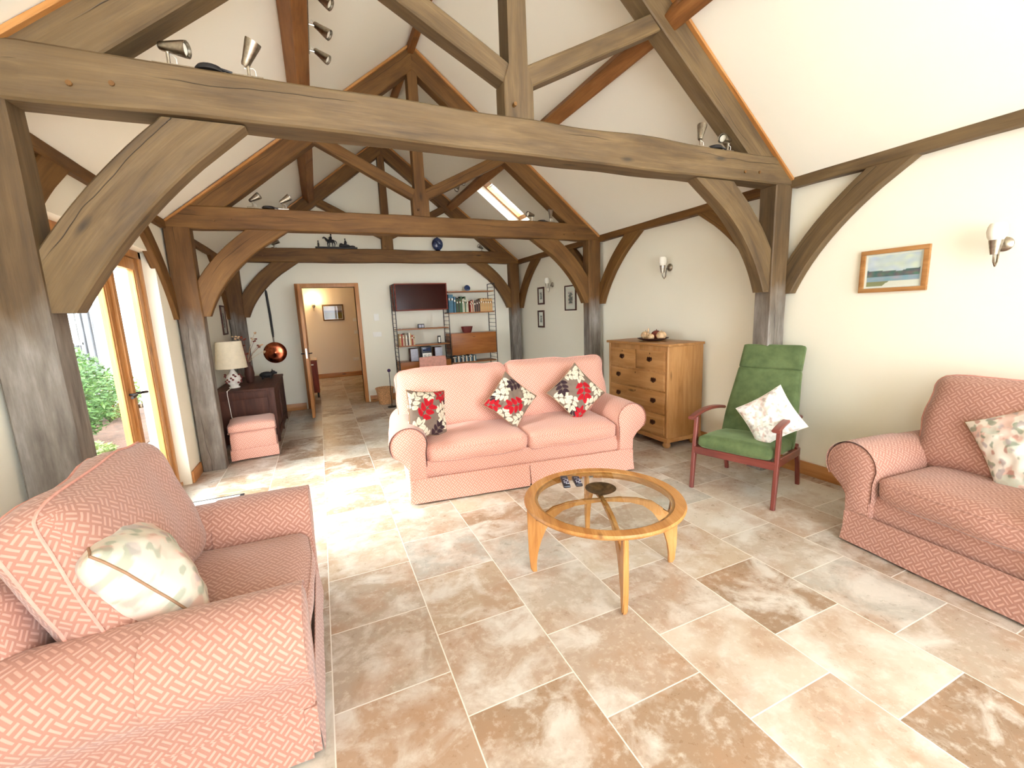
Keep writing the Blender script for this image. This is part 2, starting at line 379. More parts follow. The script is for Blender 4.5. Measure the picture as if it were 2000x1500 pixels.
# roof window
sn = Vector((RS, 0, 1)).normalized()
def rp(x, y, d): return Vector((x, y, zr(x)+.004))+sn*d
win = bpy.data.objects.new('window_2', None); COL.objects.link(win); struct(win)
def rbar(bm, x0, x1, y0, y1, d0, d1):
    v = [bm.verts.new(rp(x, y, d)) for d in (d0, d1) for x, y in ((x0, y0), (x1, y0), (x1, y1), (x0, y1))]
    for f in ((0, 1, 2, 3), (4, 7, 6, 5), (0, 4, 5, 1), (1, 5, 6, 2), (2, 6, 7, 3), (3, 7, 4, 0)): bm.faces.new([v[i] for i in f])
bm = B(); e = .05
rbar(bm, SK[0], SK[0]+e*1.6, SK[2], SK[3], .13, .2); rbar(bm, SK[1]-e, SK[1], SK[2], SK[3], .13, .2)
rbar(bm, SK[0], SK[1], SK[2], SK[2]+e, .13, .2); rbar(bm, SK[0], SK[1], SK[3]-e, SK[3], .13, .2)
fin(bm, 'window_frame', 'pine_trim', win, smooth=0, grain=1)
bm = B(); rbar(bm, SK[0]+e, SK[1]-e, SK[2]+e, SK[3]-e, .16, .165); fin(bm, 'pane', 'glass', win, smooth=0)
bm = B(); tube(bm, [rp(SK[0]+.09, (SK[2]+SK[3])/2-.1, .1), rp(SK[0]+.09, (SK[2]+SK[3])/2+.1, .1)], .008); fin(bm, 'handle', 'brushed_steel', win)
# skirting boards
def skirt(name, x0, x1, y0, y1, gr):
    bm = B(); box(bm, x0, x1, y0, y1, 0, .115, .004); struct(fin(bm, name, 'pine_trim', grain=gr))
skirt('baseboard_right', WR-.018, WR, YF, Y1-.01, 2); skirt('baseboard_right', WR-.018, WR, Y1+.17, Y3, 2)
skirt('baseboard_back', XL+.2, DX0-.09, YB-.018, YB, 1); skirt('baseboard_back', DX1+.09, XR-.2, YB-.018, YB, 1)
skirt('baseboard_left', WL, WL+.018, FY1+.02, Y2-.0, 2); skirt('baseboard_left', WL, WL+.018, Y2+.17, Y3, 2); skirt('baseboard_left', WL, WL+.018, YF, Y1, 2); skirt('baseboard_left', WL, WL+.018, Y1+.17, FY0-.02, 2)
# hallway beyond the doorway
HX0, HX1, HY, HZ = -.62, 1.9, 12.05, 2.4
bm = B(); box(bm, HX0-.1, HX1+.1, HY, HY+.1, 0, HZ); struct(fin(bm, 'wall_hall_back', 'hall_paint', smooth=0))
bm = B(); box(bm, HX0-.1, HX0, YB+.14, HY, 0, HZ); struct(fin(bm, 'wall_hall_left', 'hall_paint', smooth=0))
bm = B(); box(bm, HX1, HX1+.1, YB+.14, HY, 0, HZ); struct(fin(bm, 'wall_hall_right', 'hall_paint', smooth=0))
bm = B(); box(bm, HX0-.1, HX1+.1, YB+.14, HY+.1, HZ, HZ+.1); struct(fin(bm, 'ceiling', 'hall_paint', smooth=0))
skirt('baseboard_hall', HX0, HX1, HY-.018, HY, 1)
# doorway lining (architrave) and open door leaf
dr = bpy.data.objects.new('door_1', None); COL.objects.link(dr); struct(dr)
bm = B()
for x0, x1 in ((DX0-.065, DX0), (DX1, DX1+.065)): box(bm, x0, x1, YB-.02, YB+.16, 0, DH+.065, .004)
box(bm, DX0, DX1, YB-.02, YB+.16, DH, DH+.065, .004); fin(bm, 'door_frame', 'pine_trim', dr, grain=3)
bm = B(); lx = DX0+.004
box(bm, lx, lx+.042, 7.2, 8.03, .008, DH-.01, .002)
for z0, z1 in ((.2, .9), (1.08, 1.9)):
    for y0, y1 in ((7.32, 7.56), (7.66, 7.9)): box(bm, lx-.006, lx+.048, y0, y1, z0, z1, .006)
lf = fin(bm, 'door_leaf', 'pine_trim', dr, grain=3)
bm = B()
for sx, x in ((1, lx+.042), (-1, lx)):
    tube(bm, [(x, 7.27, 1.0), (x+sx*.045, 7.27, 1.0), (x+sx*.05, 7.29, 1.0), (x+sx*.05, 7.39, .995)], .009)
box(bm, lx-.004, lx+.046, 7.245, 7.3, .93, 1.09); fin(bm, 'door_handle', 'black_metal', lf)
boxo('latch_plate', 'brushed_steel', lf, lx+.01, lx+.032, 7.196, 7.2, .93, 1.08, 0, 3)
# french doors
fd = bpy.data.objects.new('door_2', None); COL.objects.link(fd); struct(fd)
FX = -1.40
bm = B()
box(bm, FX-.04, FX+.04, FY0, FY0+.05, 0, FH, .003); box(bm, FX-.04, FX+.04, FY1-.06, FY1, 0, FH, .003); box(bm, FX-.04, FX+.04, FY0, FY1, FH-.06, FH, .003)
box(bm, FX-.06, FX+.06, FY0, FY1, 0, .035, .003); fin(bm, 'door_frame', 'joinery_oak', fd, grain=3)
ym = 4.17
for k, (y0, y1) in enumerate(((FY0+.052, ym-.005), (ym+.005, FY1-.062))):
    bm = B(); sw = .085
    for q in ((y0, y0+sw), (y1-sw, y1)): box(bm, FX-.028, FX+.028, q[0], q[1], .04, FH-.065, .004)
    for q in ((.04, .24), (FH-.16, FH-.065)): box(bm, FX-.027, FX+.027, y0+sw, y1-sw, q[0], q[1], .004)
    for q in (y0+sw+.008, y1-sw-.008): box(bm, FX+.0, FX+.02, q-.008, q+.008, .24, FH-.16, .002)
    L = fin(bm, 'door_leaf', 'joinery_oak', fd, grain=3)
    bm = B(); box(bm, FX-.006, FX+.0, y0+sw-.005, y1-sw+.005, .235, FH-.155); fin(bm, 'pane', 'glass', L, smooth=0)
    bm = B(); yh = y1-.04 if k == 0 else y0+.04; s = -1 if k == 0 else 1
    if k: box(bm, FX+.028, FX+.036, yh-.02, yh+.02, .86, 1.08, .003)
    tube(bm, [(FX+.03, yh, 1.0), (FX+.075, yh, 1.0), (FX+.08, yh+s*.02, 1.0), (FX+.08, yh+s*.11, .99)], .01); fin(bm, 'door_handle', 'black_metal', L)
    if k: boxo('key_barrel', 'brushed_steel', L, FX+.03, FX+.07, yh-.012, yh+.012, .88, .915, .003, 0)
boxo('weather_strip', 'joinery_oak', fd, FX+.02, FX+.05, ym-.028, ym+.03, .04, FH-.065, .006, 3)

# ---------------------------------------------------------------- oak frame
TY = .155
def truss(Y, mats, label, items=()):
    post, tie, up = mats
    t = thing('oak_truss', label, 'roof truss', (0, 0, 0), group=None); yc = Y+TY/2; W = (0, 1, 0)
    # posts
    for s, x0, x1 in ((-1, XL, XL+.205), (1, XR-.19, XR)):
        wdt = x1-x0; xc = (x0+x1)/2
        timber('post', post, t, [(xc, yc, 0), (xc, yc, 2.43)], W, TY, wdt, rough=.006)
    # tie beam with ends cut along the roof line
    timber('tie_beam', tie, t, [(XL-.0, yc, 2.532), (XR, yc, 2.532)], W, TY+.012, .214, ((XL, yc, 2.47), (-RS, 0, 1)), ((XR, yc, 2.47), (RS, 0, 1)), rough=.012, wander=.012, ch=.01)
    rd = .20; rn = Vector((RS, 0, 1)).normalized()
    for s in (1, -1):
        def P(d, dep): # point on rafter centre line at horizontal distance d from the eave
            x = XR-d if s > 0 else XL+d
            return Vector((x, yc, zr(x)-.004))-Vector((s*rn.x, 0, rn.z))*dep
        timber('rafter', up, t, [P(.36, rd/2), P(XR-XM, rd/2)], W, TY-.01, rd, (P(.1, 0)-Vector((0, 0, .0))+Vector((0, 0, .06)), (0, 0, 1)), ((XM, yc, 0), (1, 0, 0)))
        timber('batten', 'joinery_oak', t, [P(.02, .012), P(XR-XM-.01, .012)], W, TY+.05, .022, None, ((XM, yc, 0), (1, 0, 0)), ch=.002)
        # strut
        sx = 1 if s > 0 else -1
        a = Vector((XM+sx*.075, yc, 2.88)); b = Vector((XM+sx*1.03, yc, 3.36)); d = (b-a).normalized(); hit = None
        timber('strut', up if up != 'oak_weathered' else tie, t, [a, b+d*.03], W, TY-.045, .115, ((XM+sx*.06, yc, 0), (1, 0, 0)), ((XR-s*0-1.45 if s > 0 else XL+1.45, yc, zr(XR-1.45)-.185), (s*rn.x, 0, rn.z)))
        # curved brace post -> tie
        px = XR-.19 if s > 0 else XL+.205
        p0 = Vector((px+s*.065, yc, 1.55)); p1 = Vector((px-s*.66, yc, 2.43)); c = Vector((px-s*(.24 if Y == Y1 and s < 0 else .11), yc, 2.08))
        timber('brace', tie if post != 'oak_warm_post' else up, t, arc(p0, c, p1, 14), W, TY-.045, .215, ((px, yc, 0), (1, 0, 0)) if 0 else ((0, 0, 1.58), (0, 0, 1)), ((0, 0, 2.425), (0, 0, 1)), rough=.003, wander=.004)
    # king post: wide foot, slimmer above the struts
    bm = B()
    prism(bm, [(XM-.095, 2.62), (XM+.095, 2.62), (XM+.095, 2.83), (XM+.055, 2.92), (XM+.055, 4.26), (XM, 4.30), (XM-.055, 4.26), (XM-.055, 2.92), (XM-.095, 2.83)], Y+.012, Y+TY-.012)
    bmesh.ops.bevel(bm, geom=[e for e in bm.edges if abs(e.verts[0].co.y-e.verts[1].co.y) < 1e-4], offset=.006, segments=1, affect='EDGES')
    fin(bm, 'king_post', tie, t, smooth=0, grain=3)
    # oak pegs
    for i, (x, z) in enumerate([(XL+.42, 2.5), (XL+.56, 2.52), (XR-.42, 2.5), (XR-.58, 2.49), (XM-.04, 2.7)]):
        bm = B(); tube(bm, [(x, Y-.016, z), (x, Y+.02, z)], .011, 8); fin(bm, 'peg', 'oak_warm', t, grain=2)
    return t
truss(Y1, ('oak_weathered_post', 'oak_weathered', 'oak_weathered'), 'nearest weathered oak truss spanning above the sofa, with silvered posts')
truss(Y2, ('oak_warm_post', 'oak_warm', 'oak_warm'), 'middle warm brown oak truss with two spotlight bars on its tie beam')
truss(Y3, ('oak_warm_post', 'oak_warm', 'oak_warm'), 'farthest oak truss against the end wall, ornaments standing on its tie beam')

PZ = 2.455
def plate(side, y0, y1, label, braces, mat='oak_warm'):
    x = XR if side > 0 else XL
    t = thing('wall_plate', label, 'beam')
    xc = x+side*.02
    wpx = (x+side*.06+x-side*.02)/2
    timber('plate', mat, t, [(wpx, y0, PZ), (wpx, y1, PZ)], (1, 0, 0), .09, .082, rough=.006)
    for yp, d in braces:
        p0 = Vector((wpx, yp-d*.05, 1.55)); p1 = Vector((wpx, yp+d*.72, 2.44)); c = Vector((wpx, yp+d*.17, 2.08))
        timber('brace', mat, t, arc(p0, c, p1, 14), (1, 0, 0), .075, .17, ((0, 0, 1.56), (0, 0, 1)), ((0, 0, 2.42), (0, 0, 1)), rough=.003)
    return t
for sd, nm in ((1, 'right'), (-1, 'left')):
    w_ = 'above the picture and armchair' if sd > 0 else 'beside the camera'
    plate(sd, YF, Y1, 'oak wall plate along the %s wall nearest the viewer, with one curved brace' % nm, [(Y1, -1)], 'oak_weathered')
    plate(sd, Y1+TY, Y2, 'oak wall plate %s between the nearest and middle trusses' % ('above the chest of drawers' if sd > 0 else 'above the french doors'), [(Y1+TY, 1), (Y2, -1)], 'oak_warm')
    plate(sd, Y2+TY, Y3, 'oak wall plate along the %s wall between the middle and farthest trusses' % nm, [(Y2+TY, 1), (Y3, -1)], 'oak_warm')
for sd in (1, -1):
    x = XM+sd*1.17; zc_ = zr(x)-.09; n = Vector((sd*RS, 0, 1)).normalized()
    o = timber('roof_purlin', 'oak_orange', None, [(x, YF, zc_), (x, YB, zc_)], (-n.z*sd, 0, n.x*sd) if 0 else (n.z, 0, -n.x), .12, .14, step=.4)
    tag(o, 'long orange oak purlin under the %s roof slope' % ('right' if sd > 0 else 'left'), 'beam')
o = timber('ridge_beam', 'oak_orange', None, [(XM, YF, ZT-.05), (XM, YB, ZT-.05)], (1, 0, 0), .07, .1, step=.4); tag(o, 'slim oak ridge beam running along the roof peak', 'beam')

# ---------------------------------------------------------------- upholstery
def cushion(bm, w, d, h, r=.05, puff=(0, 0, 0), n=(14, 10, 6), M=None, wr=.006, seed=0.):
    """rounded, crowned box centred at the origin; uv in metres; returns the surface function"""
    L = bm.loops.layers.uv.verify(); H = (w/2, d/2, h/2); rr = min(r, min(H)*.98); vs = {}
    def S_(p, off=0.):
        q = Vector((p[0]*H[0], p[1]*H[1], p[2]*H[2])); c = Vector([max(-(H[i]-rr), min(H[i]-rr, q[i])) for i in range(3)])
        dn = q-c
        if dn.length > 1e-9: dn.normalize(); q = c+dn*rr
        for i in range(3):
            j, k2 = (i+1) % 3, (i+2) % 3
            q[i] += puff[i]*p[i]*(1-p[j]**2)*(1-p[k2]**2)
        nn = noise.noise(q*5+Vector((seed, 3, 7))); q += dn*wr*nn*1.5+dn*off
        return q if M is None else M @ q
    def P(p):
        k = tuple(round(c, 4) for c in p)
        if k not in vs: vs[k] = bm.verts.new(S_(p))
        return vs[k]
    def lerpd(k, m):   # denser sampling near the edges
        t = k/m*2-1; return math.copysign(abs(t)**.75, t)
    for a in range(3):
        i, j = (a+1) % 3, (a+2) % 3; ni, nj = n[i], n[j]
        for s in (-1, 1):
            for x in range(ni):
                for y in range(nj):
                    q = []
                    for (u, v) in ((x, y), (x+1, y), (x+1, y+1), (x, y+1)):
                        p = [0, 0, 0]; p[a] = s; p[i] = lerpd(u, ni); p[j] = lerpd(v, nj); q.append(tuple(p))
                    if s < 0: q.reverse()
                    f = bm.faces.new([P(t) for t in q])
                    for l, t in zip(f.loops, q):
                        uv = [t[0]*H[0], t[1]*H[1], t[2]*H[2]]
                        ua, ub = ((1, 2), (0, 2), (0, 1))[a]; l[L].uv = (uv[ua]+seed*.37, uv[ub]+seed*.21)
    return S_
def ring4(k, c, m=14):
    """closed parameter loop round the box at height c of axis k"""
    o = []
    for a, b in ((1, 1), (-1, 1), (-1, -1), (1, -1)):
        nx = {(1, 1): (-1, 1), (-1, 1): (-1, -1), (-1, -1): (1, -1), (1, -1): (1, 1)}[(a, b)]
        for i in range(m):
            t = i/m; t = .5-.5*cos(pi*t); q = [0, 0, 0]; q[k] = c; q[(k+1) % 3] = a+(nx[0]-a)*t; q[(k+2) % 3] = b+(nx[1]-b)*t; o.append(tuple(q))
    return o
def rrect(w, h, r, n=6):
    o = []
    for cx, cy, a0 in ((w/2-r, h/2-r, 0), (-w/2+r, h/2-r, 90), (-w/2+r, -h/2+r, 180), (w/2-r, -h/2+r, 270)):
        for i in range(n+1):
            a = radians(a0+90*i/n); o.append((cx+r*cos(a), cy+r*sin(a)))
    return o
def arm_profile(inx, off=0., n=16, z0=.20, zc=.495, r=.145, cx=0.):
    """rolled-arm outline, x outward from the body edge: inner side, over the roll, down the outside"""
    R_ = r+off; p = [(-inx+0-off, z0), (-inx-off, .3), (-inx-off, .42)]
    a1 = -35
    pts = []
    for i in range(n+1):
        a = radians(178-(178-a1)*i/n); pts.append((cx+R_*cos(a), zc+R_*sin(a)))
    p += pts; p += [(cx+.055+off, .36), (cx+.012+off, .30), (cx+.008+off, z0)]
    return p
def swept(bm, prof, stations, flip=False):
    """prof (x,z) swept along y; stations = list of (y, scale fn) ; uv = (arc length, y)"""
    L = bm.loops.layers.uv.verify(); rings = []; ss = [0]
    for a, b in zip(prof, prof[1:]): ss.append(ss[-1]+sqrt((a[0]-b[0])**2+(a[1]-b[1])**2))
    for y, fn in stations: rings.append([bm.verts.new((fn(x, z)[0], y, fn(x, z)[1])) for x, z in prof])
    for i in range(len(rings)-1):
        for k in range(len(prof)-1):
            f = bm.faces.new((rings[i][k], rings[i][k+1], rings[i+1][k+1], rings[i+1][k]))
            for l, (a, b) in zip(f.loops, ((k, i), (k+1, i), (k+1, i+1), (k, i+1))): l[L].uv = (ss[a], stations[b][0])
    return rings
def sofa(name, label, cat, loc, rz, W, D, n_seat, group=None, cover=True, fab='pink_fabric'):
    """rolled-arm upholstered seat, front centre on the floor at loc, facing local -y"""
    t = thing(name, label, cat, loc, rz, group); inx = .13
    bm = B(); cushion(bm, W-.02, D-.06, .26, .02, (0, 0, 0), (10, 8, 3), Matrix.Translation((0, D/2+.0, .215)), seed=1); fin(bm, 'base', fab, t, uv=False)
    # skirt panels
    def panel(pts_top, pts_bot, nm='skirt'):
        bm = B(); L = bm.loops.layers.uv.verify(); a0 = pts_top[0]; A, Bq = [], []; n = 24
        T0, T1, B0, B1 = map(Vector, (pts_top[0], pts_top[1], pts_bot[0], pts_bot[1])); nr = (T1-T0).cross(Vector((0, 0, 1))).normalized(); rows = []
        for j in range(5):
            row = []
            for i in range(n+1):
                a, b = i/n, j/4; p = T0.lerp(T1, a).lerp(B0.lerp(B1, a), b)+nr*(.006*b*noise.noise((a*7, b, T0.x*3+T0.y)))
                row.append((bm.verts.new(p), (a*(T1-T0).length, -b*.17)))
            rows.append(row)
        for j in range(4):
            for i in range(n):
                q = (rows[j][i], rows[j][i+1], rows[j+1][i+1], rows[j+1][i]); f = bm.faces.new([v for v, _ in q])
                for l, (_, u) in zip(f.loops, q): l[L].uv = u
        r = bmesh.ops.solidify(bm, geom=bm.faces[:], thickness=.006)
        fin(bm, nm, fab, t, uv=False, smooth=50)
    zt_, zb_ = .205, .014; x0, x1 = -W/2, W/2; fl = .018
    if n_seat == 2:
        panel(((x0, -.004, zt_), (-.004, -.004, zt_)), ((x0-fl, -fl-.004, zb_), (-.008, -fl-.004, zb_)))
        panel(((.004, -.004, zt_), (x1, -.004, zt_)), ((.008, -fl-.004, zb_), (x1+fl, -fl-.004, zb_)))
        bm = B(); box(bm, -.1, .1, .004, .009, .02, .2); fin(bm, 'pleat', fab, t)
    else: panel(((x0, -.004, zt_), (x1, -.004, zt_)), ((x0-fl, -fl-.004, zb_), (x1+fl, -fl-.004, zb_)))
    panel(((x0-.004, .012, zt_), (x0-.004, D-.02, zt_)), ((x0-fl-.004, .015, zb_), (x0-fl-.004, D-.01, zb_)))
    panel(((x1+.004, .012, zt_), (x1+.004, D-.02, zt_)), ((x1+fl+.004, .015, zb_), (x1+fl+.004, D-.01, zb_)))
    panel(((x0, D-.02, zt_), (x1, D-.02, zt_)), ((x0, D-.012, zb_), (x1, D-.012, zb_)))
    bm = B(); tube(bm, [(x0-.006, D-.05, .207), (x0-.006, -.004, .207), (x1+.006, -.004, .207), (x1+.006, D-.05, .207)], .0045, 6); fin(bm, 'piping', fab, t)
    for cx_ in (x0, x1):
        bm = B(); box(bm, cx_-.012, cx_+.012, -.012, .03, .02, .2, .003); fin(bm, 'corner_pleat', fab, t)
    # back frame
    bm = B(); cushion(bm, W-.03, .2, .62, .08, (0, 0, .01), (14, 5, 8), Matrix.Translation((0, D-.13, .5)) @ Matrix.Rotation(radians(-6), 4, 'X'), seed=3); fin(bm, 'back_frame', fab, t, uv=False)
    for s in (-1, 1):
        prof = arm_profile(inx); y1 = D-.08
        def fn(y):
            k = (y/D); g_ = max(0, (.03-y)/.03)*.018
            def f(x, z):
                cxn = x*(1-g_*2) ; zz = z-(z-.35)*g_*1.2
                return (s*(W/2+cxn-.02*k*(z > .35)), zz-.0*k)
            return f
        ys = [0., .006, .018, .035, .1, .2, .3, .4, .5, .6, y1]
        bm = B(); rings = swept(bm, prof, [(y, fn(y)) for y in ys])
        try:
            bm.faces.new(rings[0]); bm.faces.new(rings[-1])
        except Exception: pass
        arm = fin(bm, 'arm', fab, t, uv=False, smooth=50)
        # front facing panel with its edge piping
        bm = B(); L = bm.loops.layers.uv.verify(); P = [(s*(W/2+x*.93), z-(z-.4)*.05) for x, z in prof]
        cx_, cz_ = s*(W/2-.02), .45; cv = bm.verts.new((cx_, -.016, cz_)); R1 = [bm.verts.new((x, -.003, z)) for x, z in P]; R2 = [bm.verts.new((cx_+(x-cx_)*.9, -.013, cz_+(z-cz_)*.94)) for x, z in P]; N = len(P)
        for i in range(N):
            j = (i+1) % N; bm.faces.new((R1[i], R1[j], R2[j], R2[i])); bm.faces.new((R2[i], R2[j], cv))
        for f in bm.faces:
            for l in f.loops: l[L].uv = (l.vert.co.x, l.vert.co.z)
        fin(bm, 'arm_panel', fab, t, uv=False, smooth=50)
        bm = B(); tube(bm, [(x, -.004, z) for x, z in P], .0045, 6); fin(bm, 'piping', fab, arm)
        if cover:   # loose arm cover
            pc = arm_profile(inx, .006)[1:-3]; bm = B(); ysc = [-.012, .0, .02]+[.1*k for k in range(1, int(D*6.6))]
            def fc(y):
                f0 = fn(max(y, .02))
                return lambda x, z: (f0(x, z)[0]+s*.003*noise.noise((x*9, y*7, z*9+s)), f0(x, z)[1]+.004*noise.noise((y*6, x*8, 2)))
            swept(bm, pc, [(y, fc(y)) for y in ysc]); bmesh.ops.solidify(bm, geom=bm.faces[:], thickness=.004); fin(bm, 'arm_cover', fab, t, uv=False, smooth=50)
    # seat and back cushions
    iw = (W-2*inx-.01)/n_seat
    for k in range(n_seat):
        xc = -W/2+inx+.005+iw*(k+.5)
        bm = B(); M_ = Matrix.Translation((xc, (D-.2)/2-.012, .405)) @ Matrix.Rotation(radians(2.), 4, 'X')
        F_ = cushion(bm, iw-.006, D-.22, .16, .055, (.01, .02, .035), (16, 14, 5), M_, .008, k+5); c_ = fin(bm, 'seat_cushion', fab, t, uv=False, smooth=60)
        for zz in (.66, -.7):
            bm = B(); tube(bm, [F_(q, .0015) for q in ring4(2, zz)], .0042, 6, closed=True); fin(bm, 'piping', fab, c_)
    bw = (W-.06)/n_seat+(.085 if n_seat == 2 else -.04)
    for k in range(n_seat):
        xc = (k-(n_seat-1)/2)*bw*.995; ti = radians(-15)
        M_ = Matrix.Translation((xc, D-.315, .735)) @ Matrix.Rotation(ti, 4, 'X') @ Matrix.Rotation(radians(.8*(1 if k else -1)), 4, 'Y')
        bm = B(); F_ = cushion(bm, bw-.012, .19, .56, .075, (.012, .045, .012), (18, 6, 14), M_, .02, k+9.3); c_ = fin(bm, 'back_cushion', fab, t, uv=False, smooth=60)
        for yy in (-.45, .5):
            bm = B(); tube(bm, [F_(q, .0015) for q in ring4(1, yy)], .0045, 6, closed=True); fin(bm, 'piping', 'piping_pink', c_)
    return t
rz_s = atan2(-.121, .993)
sofa('sofa', 'pink two-seater sofa with rolled arms and three patterned cushions', 'sofa', (1.535, 3.215, 0), rz_s, 2.0, .95, 2, cover=True, fab='pink_fabric_fine')
sofa('armchair', 'pink upholstered armchair in the near left corner beside the glazed doors', 'armchair', (-.155, 1.95, 0), pi/2, .95, .9, 1, 'pink armchairs')
sofa('armchair', 'pink upholstered armchair against the right wall below the framed landscape', 'armchair', (2.83, 1.0, 0), atan2(-.993, -.118), .97, .88, 1, 'pink armchairs')

# ---------------------------------------------------------------- loose cushions
def leafy(u, v, cl, basec):
    """cluster of leaves: returns colour"""
    for cx, cy, ang, col, sc in cl:
        x, y = u-cx, v-cy; ca, sa = cos(ang), sin(ang); a, b = x*ca+y*sa, -x*sa+y*ca
        a /= sc; b /= sc
        if abs(b-.05*sin(a*6)) < .018 and -.1 < a < 1.: return tuple(c*.6 for c in basec)
        for k in range(7):
            if k == 6: px, py, an = 1.0, 0, 0
            else: s = 1 if k % 2 else -1; px, py, an = .10+.36*(k//2), s*.26, s*1.05
            dx, dy = a-px, b-py; e, f = dx*cos(an)+dy*sin(an), -dx*sin(an)+dy*cos(an)
            if abs(f) < .012 and e < .1 and e*e < .03: return tuple(c*.75 for c in col)
            wdt = .150*(1-(e/.25)*.35)
            if (e/.27)**2+(f/wdt)**2 < 1: return col
    return basec
RED, CRM, DRK, TPE = (168, 16, 30), (206, 194, 172), (52, 34, 40), (116, 100, 88)
def pat1(seed):
    r = random.Random(seed); cl = []
    cols = [RED, CRM, DRK, CRM, RED, CRM, DRK, CRM, CRM]; r.shuffle(cols)
    cl = [(-.95, -.75, .7, CRM, .62), (.2, -.95, 1.0, DRK, .6), (-.45, -.1, .9, RED, .75), (.35, .0, .5, CRM, .6), (-.95, .25, 1.2, CRM, .6), (.15, .75, 2.6, CRM, .7), (.95, .95, 3.6, RED, .6), (.95, -.55, 2.4, CRM, .62), (-.2, -.98, 2.4, CRM, .5), (.9, .15, 2.0, DRK, .5)]
    if seed % 3 == 1: cl = [(-y, x, a+pi/2, c, s) for x, y, a, c, s in cl]
    if seed % 3 == 2: cl = [(-x, -y, a+pi, c, s) for x, y, a, c, s in cl]
    return lambda u, v: leafy(u, v, cl, TPE)
def patf(seed, white=(226, 220, 208), amt=.8):
    def f(u, v):
        c = Vector(white)
        for k, (col, sc, th) in enumerate((((214, 178, 164), 2.3, .16), ((186, 140, 128), 5.5, .3), ((190, 196, 180), 3.1, .2), ((140, 150, 132), 7., .34), ((168, 158, 156), 4.2, .3))):
            n = noise.noise((u*sc+seed, v*sc, seed+k*3))+.3*noise.noise((u*9, v*9, seed+k)); m = max(0., min(1., (n-th)*7))*amt; c = c.lerp(Vector(col), m)
        return tuple(c)
    return f
def pillow(label, w, h, th, M, pat, grp=None, pipe='piping_brown', N=110, bend=0., back=None):
    bm = B(); C = bm.verts.layers.float_color.new('Col'); grid = {}
    def pos(u, v, s):
        e = max(0, (1-u*u)*(1-v*v)); x = w/2*u*(1-.085*(1-v*v)*abs(u)); y = h/2*v*(1-.085*(1-u*u)*abs(v))
        z = s*th/2*e**.42*(1+.22*noise.noise((u*1.6, v*1.6, s*3+w*40)))+.012*noise.noise((u*4, v*4, w*9))*e**.3
        return Vector((x, y, z-bend*(u*u+v*v)*.5))
    for s in (1, -1):
        for i in range(N+1):
            for j in range(N+1):
                u, v = -1+2*i/N, -1+2*j/N
                if s < 0 and (i in (0, N) or j in (0, N)): grid[(s, i, j)] = grid[(1, i, j)]; continue
                q = bm.verts.new(M @ pos(u, v, s)); q[C] = lin((pat if s > 0 or not back else back)(u*s, v)); grid[(s, i, j)] = q
        for i in range(N):
            for j in range(N):
                f = [grid[(s, i, j)], grid[(s, i+1, j)], grid[(s, i+1, j+1)], grid[(s, i, j+1)]]
                bm.faces.new(f if s > 0 else f[::-1])
    t = thing('cushion', label, 'cushion', M.translation, 0, grp); Mi = Matrix.Translation(-M.translation)
    bmesh.ops.transform(bm, matrix=Mi, verts=bm.verts[:]); fin(bm, 'cushion_cover', 'printed_cloth', t, smooth=180, grain=-1)
    bm = B(); ed = [(k/12*2-1, -1) for k in range(12)]+[(1, k/12*2-1) for k in range(12)]+[(1-k/6, 1) for k in range(12)]+[(-1, 1-k/6) for k in range(12)]
    tube(bm, [Mi @ M @ pos(u*.999, v*.999, 1) for u, v in ed], .004, 6, closed=True); fin(bm, 'piping', pipe, t)
    return t
def PM(loc, face, up_ang, tilt=None):
    """pillow matrix: its +z faces `face`, then spun by up_ang degrees about it"""
    f = Vector(face).normalized(); zx = Vector((0, 0, 1)); x = zx.cross(f).normalized(); y = f.cross(x)
    return Matrix.Translation(loc) @ Matrix(((x.x, y.x, f.x, 0), (x.y, y.y, f.y, 0), (x.z, y.z, f.z, 0), (0, 0, 0, 1))) @ Matrix.Rotation(radians(up_ang), 4, 'Z')
g3 = 'leaf print cushions on the sofa'
pillow('brown leaf print cushion slumped against the sofa arm nearest the doors', .40, .40, .13, PM((.755, 3.55, .685), (.5, -1, .22), -10), pat1(0), g3)
pillow('brown leaf print cushion standing on its corner in the middle of the sofa', .38, .38, .13, PM((1.52, 3.54, .71), (.0, -1, .3), 47), pat1(1), g3)
pillow('brown leaf print cushion standing on its corner next to the chest of drawers', .41, .41, .13, PM((2.16, 3.45, .72), (-.22, -1, .3), 41), pat1(2), g3)
pillow('white cushion with faint print propped on the green chair', .36, .36, .12, PM((3.06, 2.14, .635), (-.95, -.3, .35), 38), patf(2.2, (238, 237, 233), .4), None, 'flex_white')
pillow('cream floral cushion leaning in the right-hand armchair', .42, .42, .14, PM((3.24, .86, .72), (-.95, .1, .28), 32), patf(7.7), None)
pillow('cream floral cushion with brown piping lying in the left armchair', .50, .46, .27, PM((-.67, 1.77, .69), (.72, .42, .52), 0), patf(4.4, (206, 198, 182), .6), None)

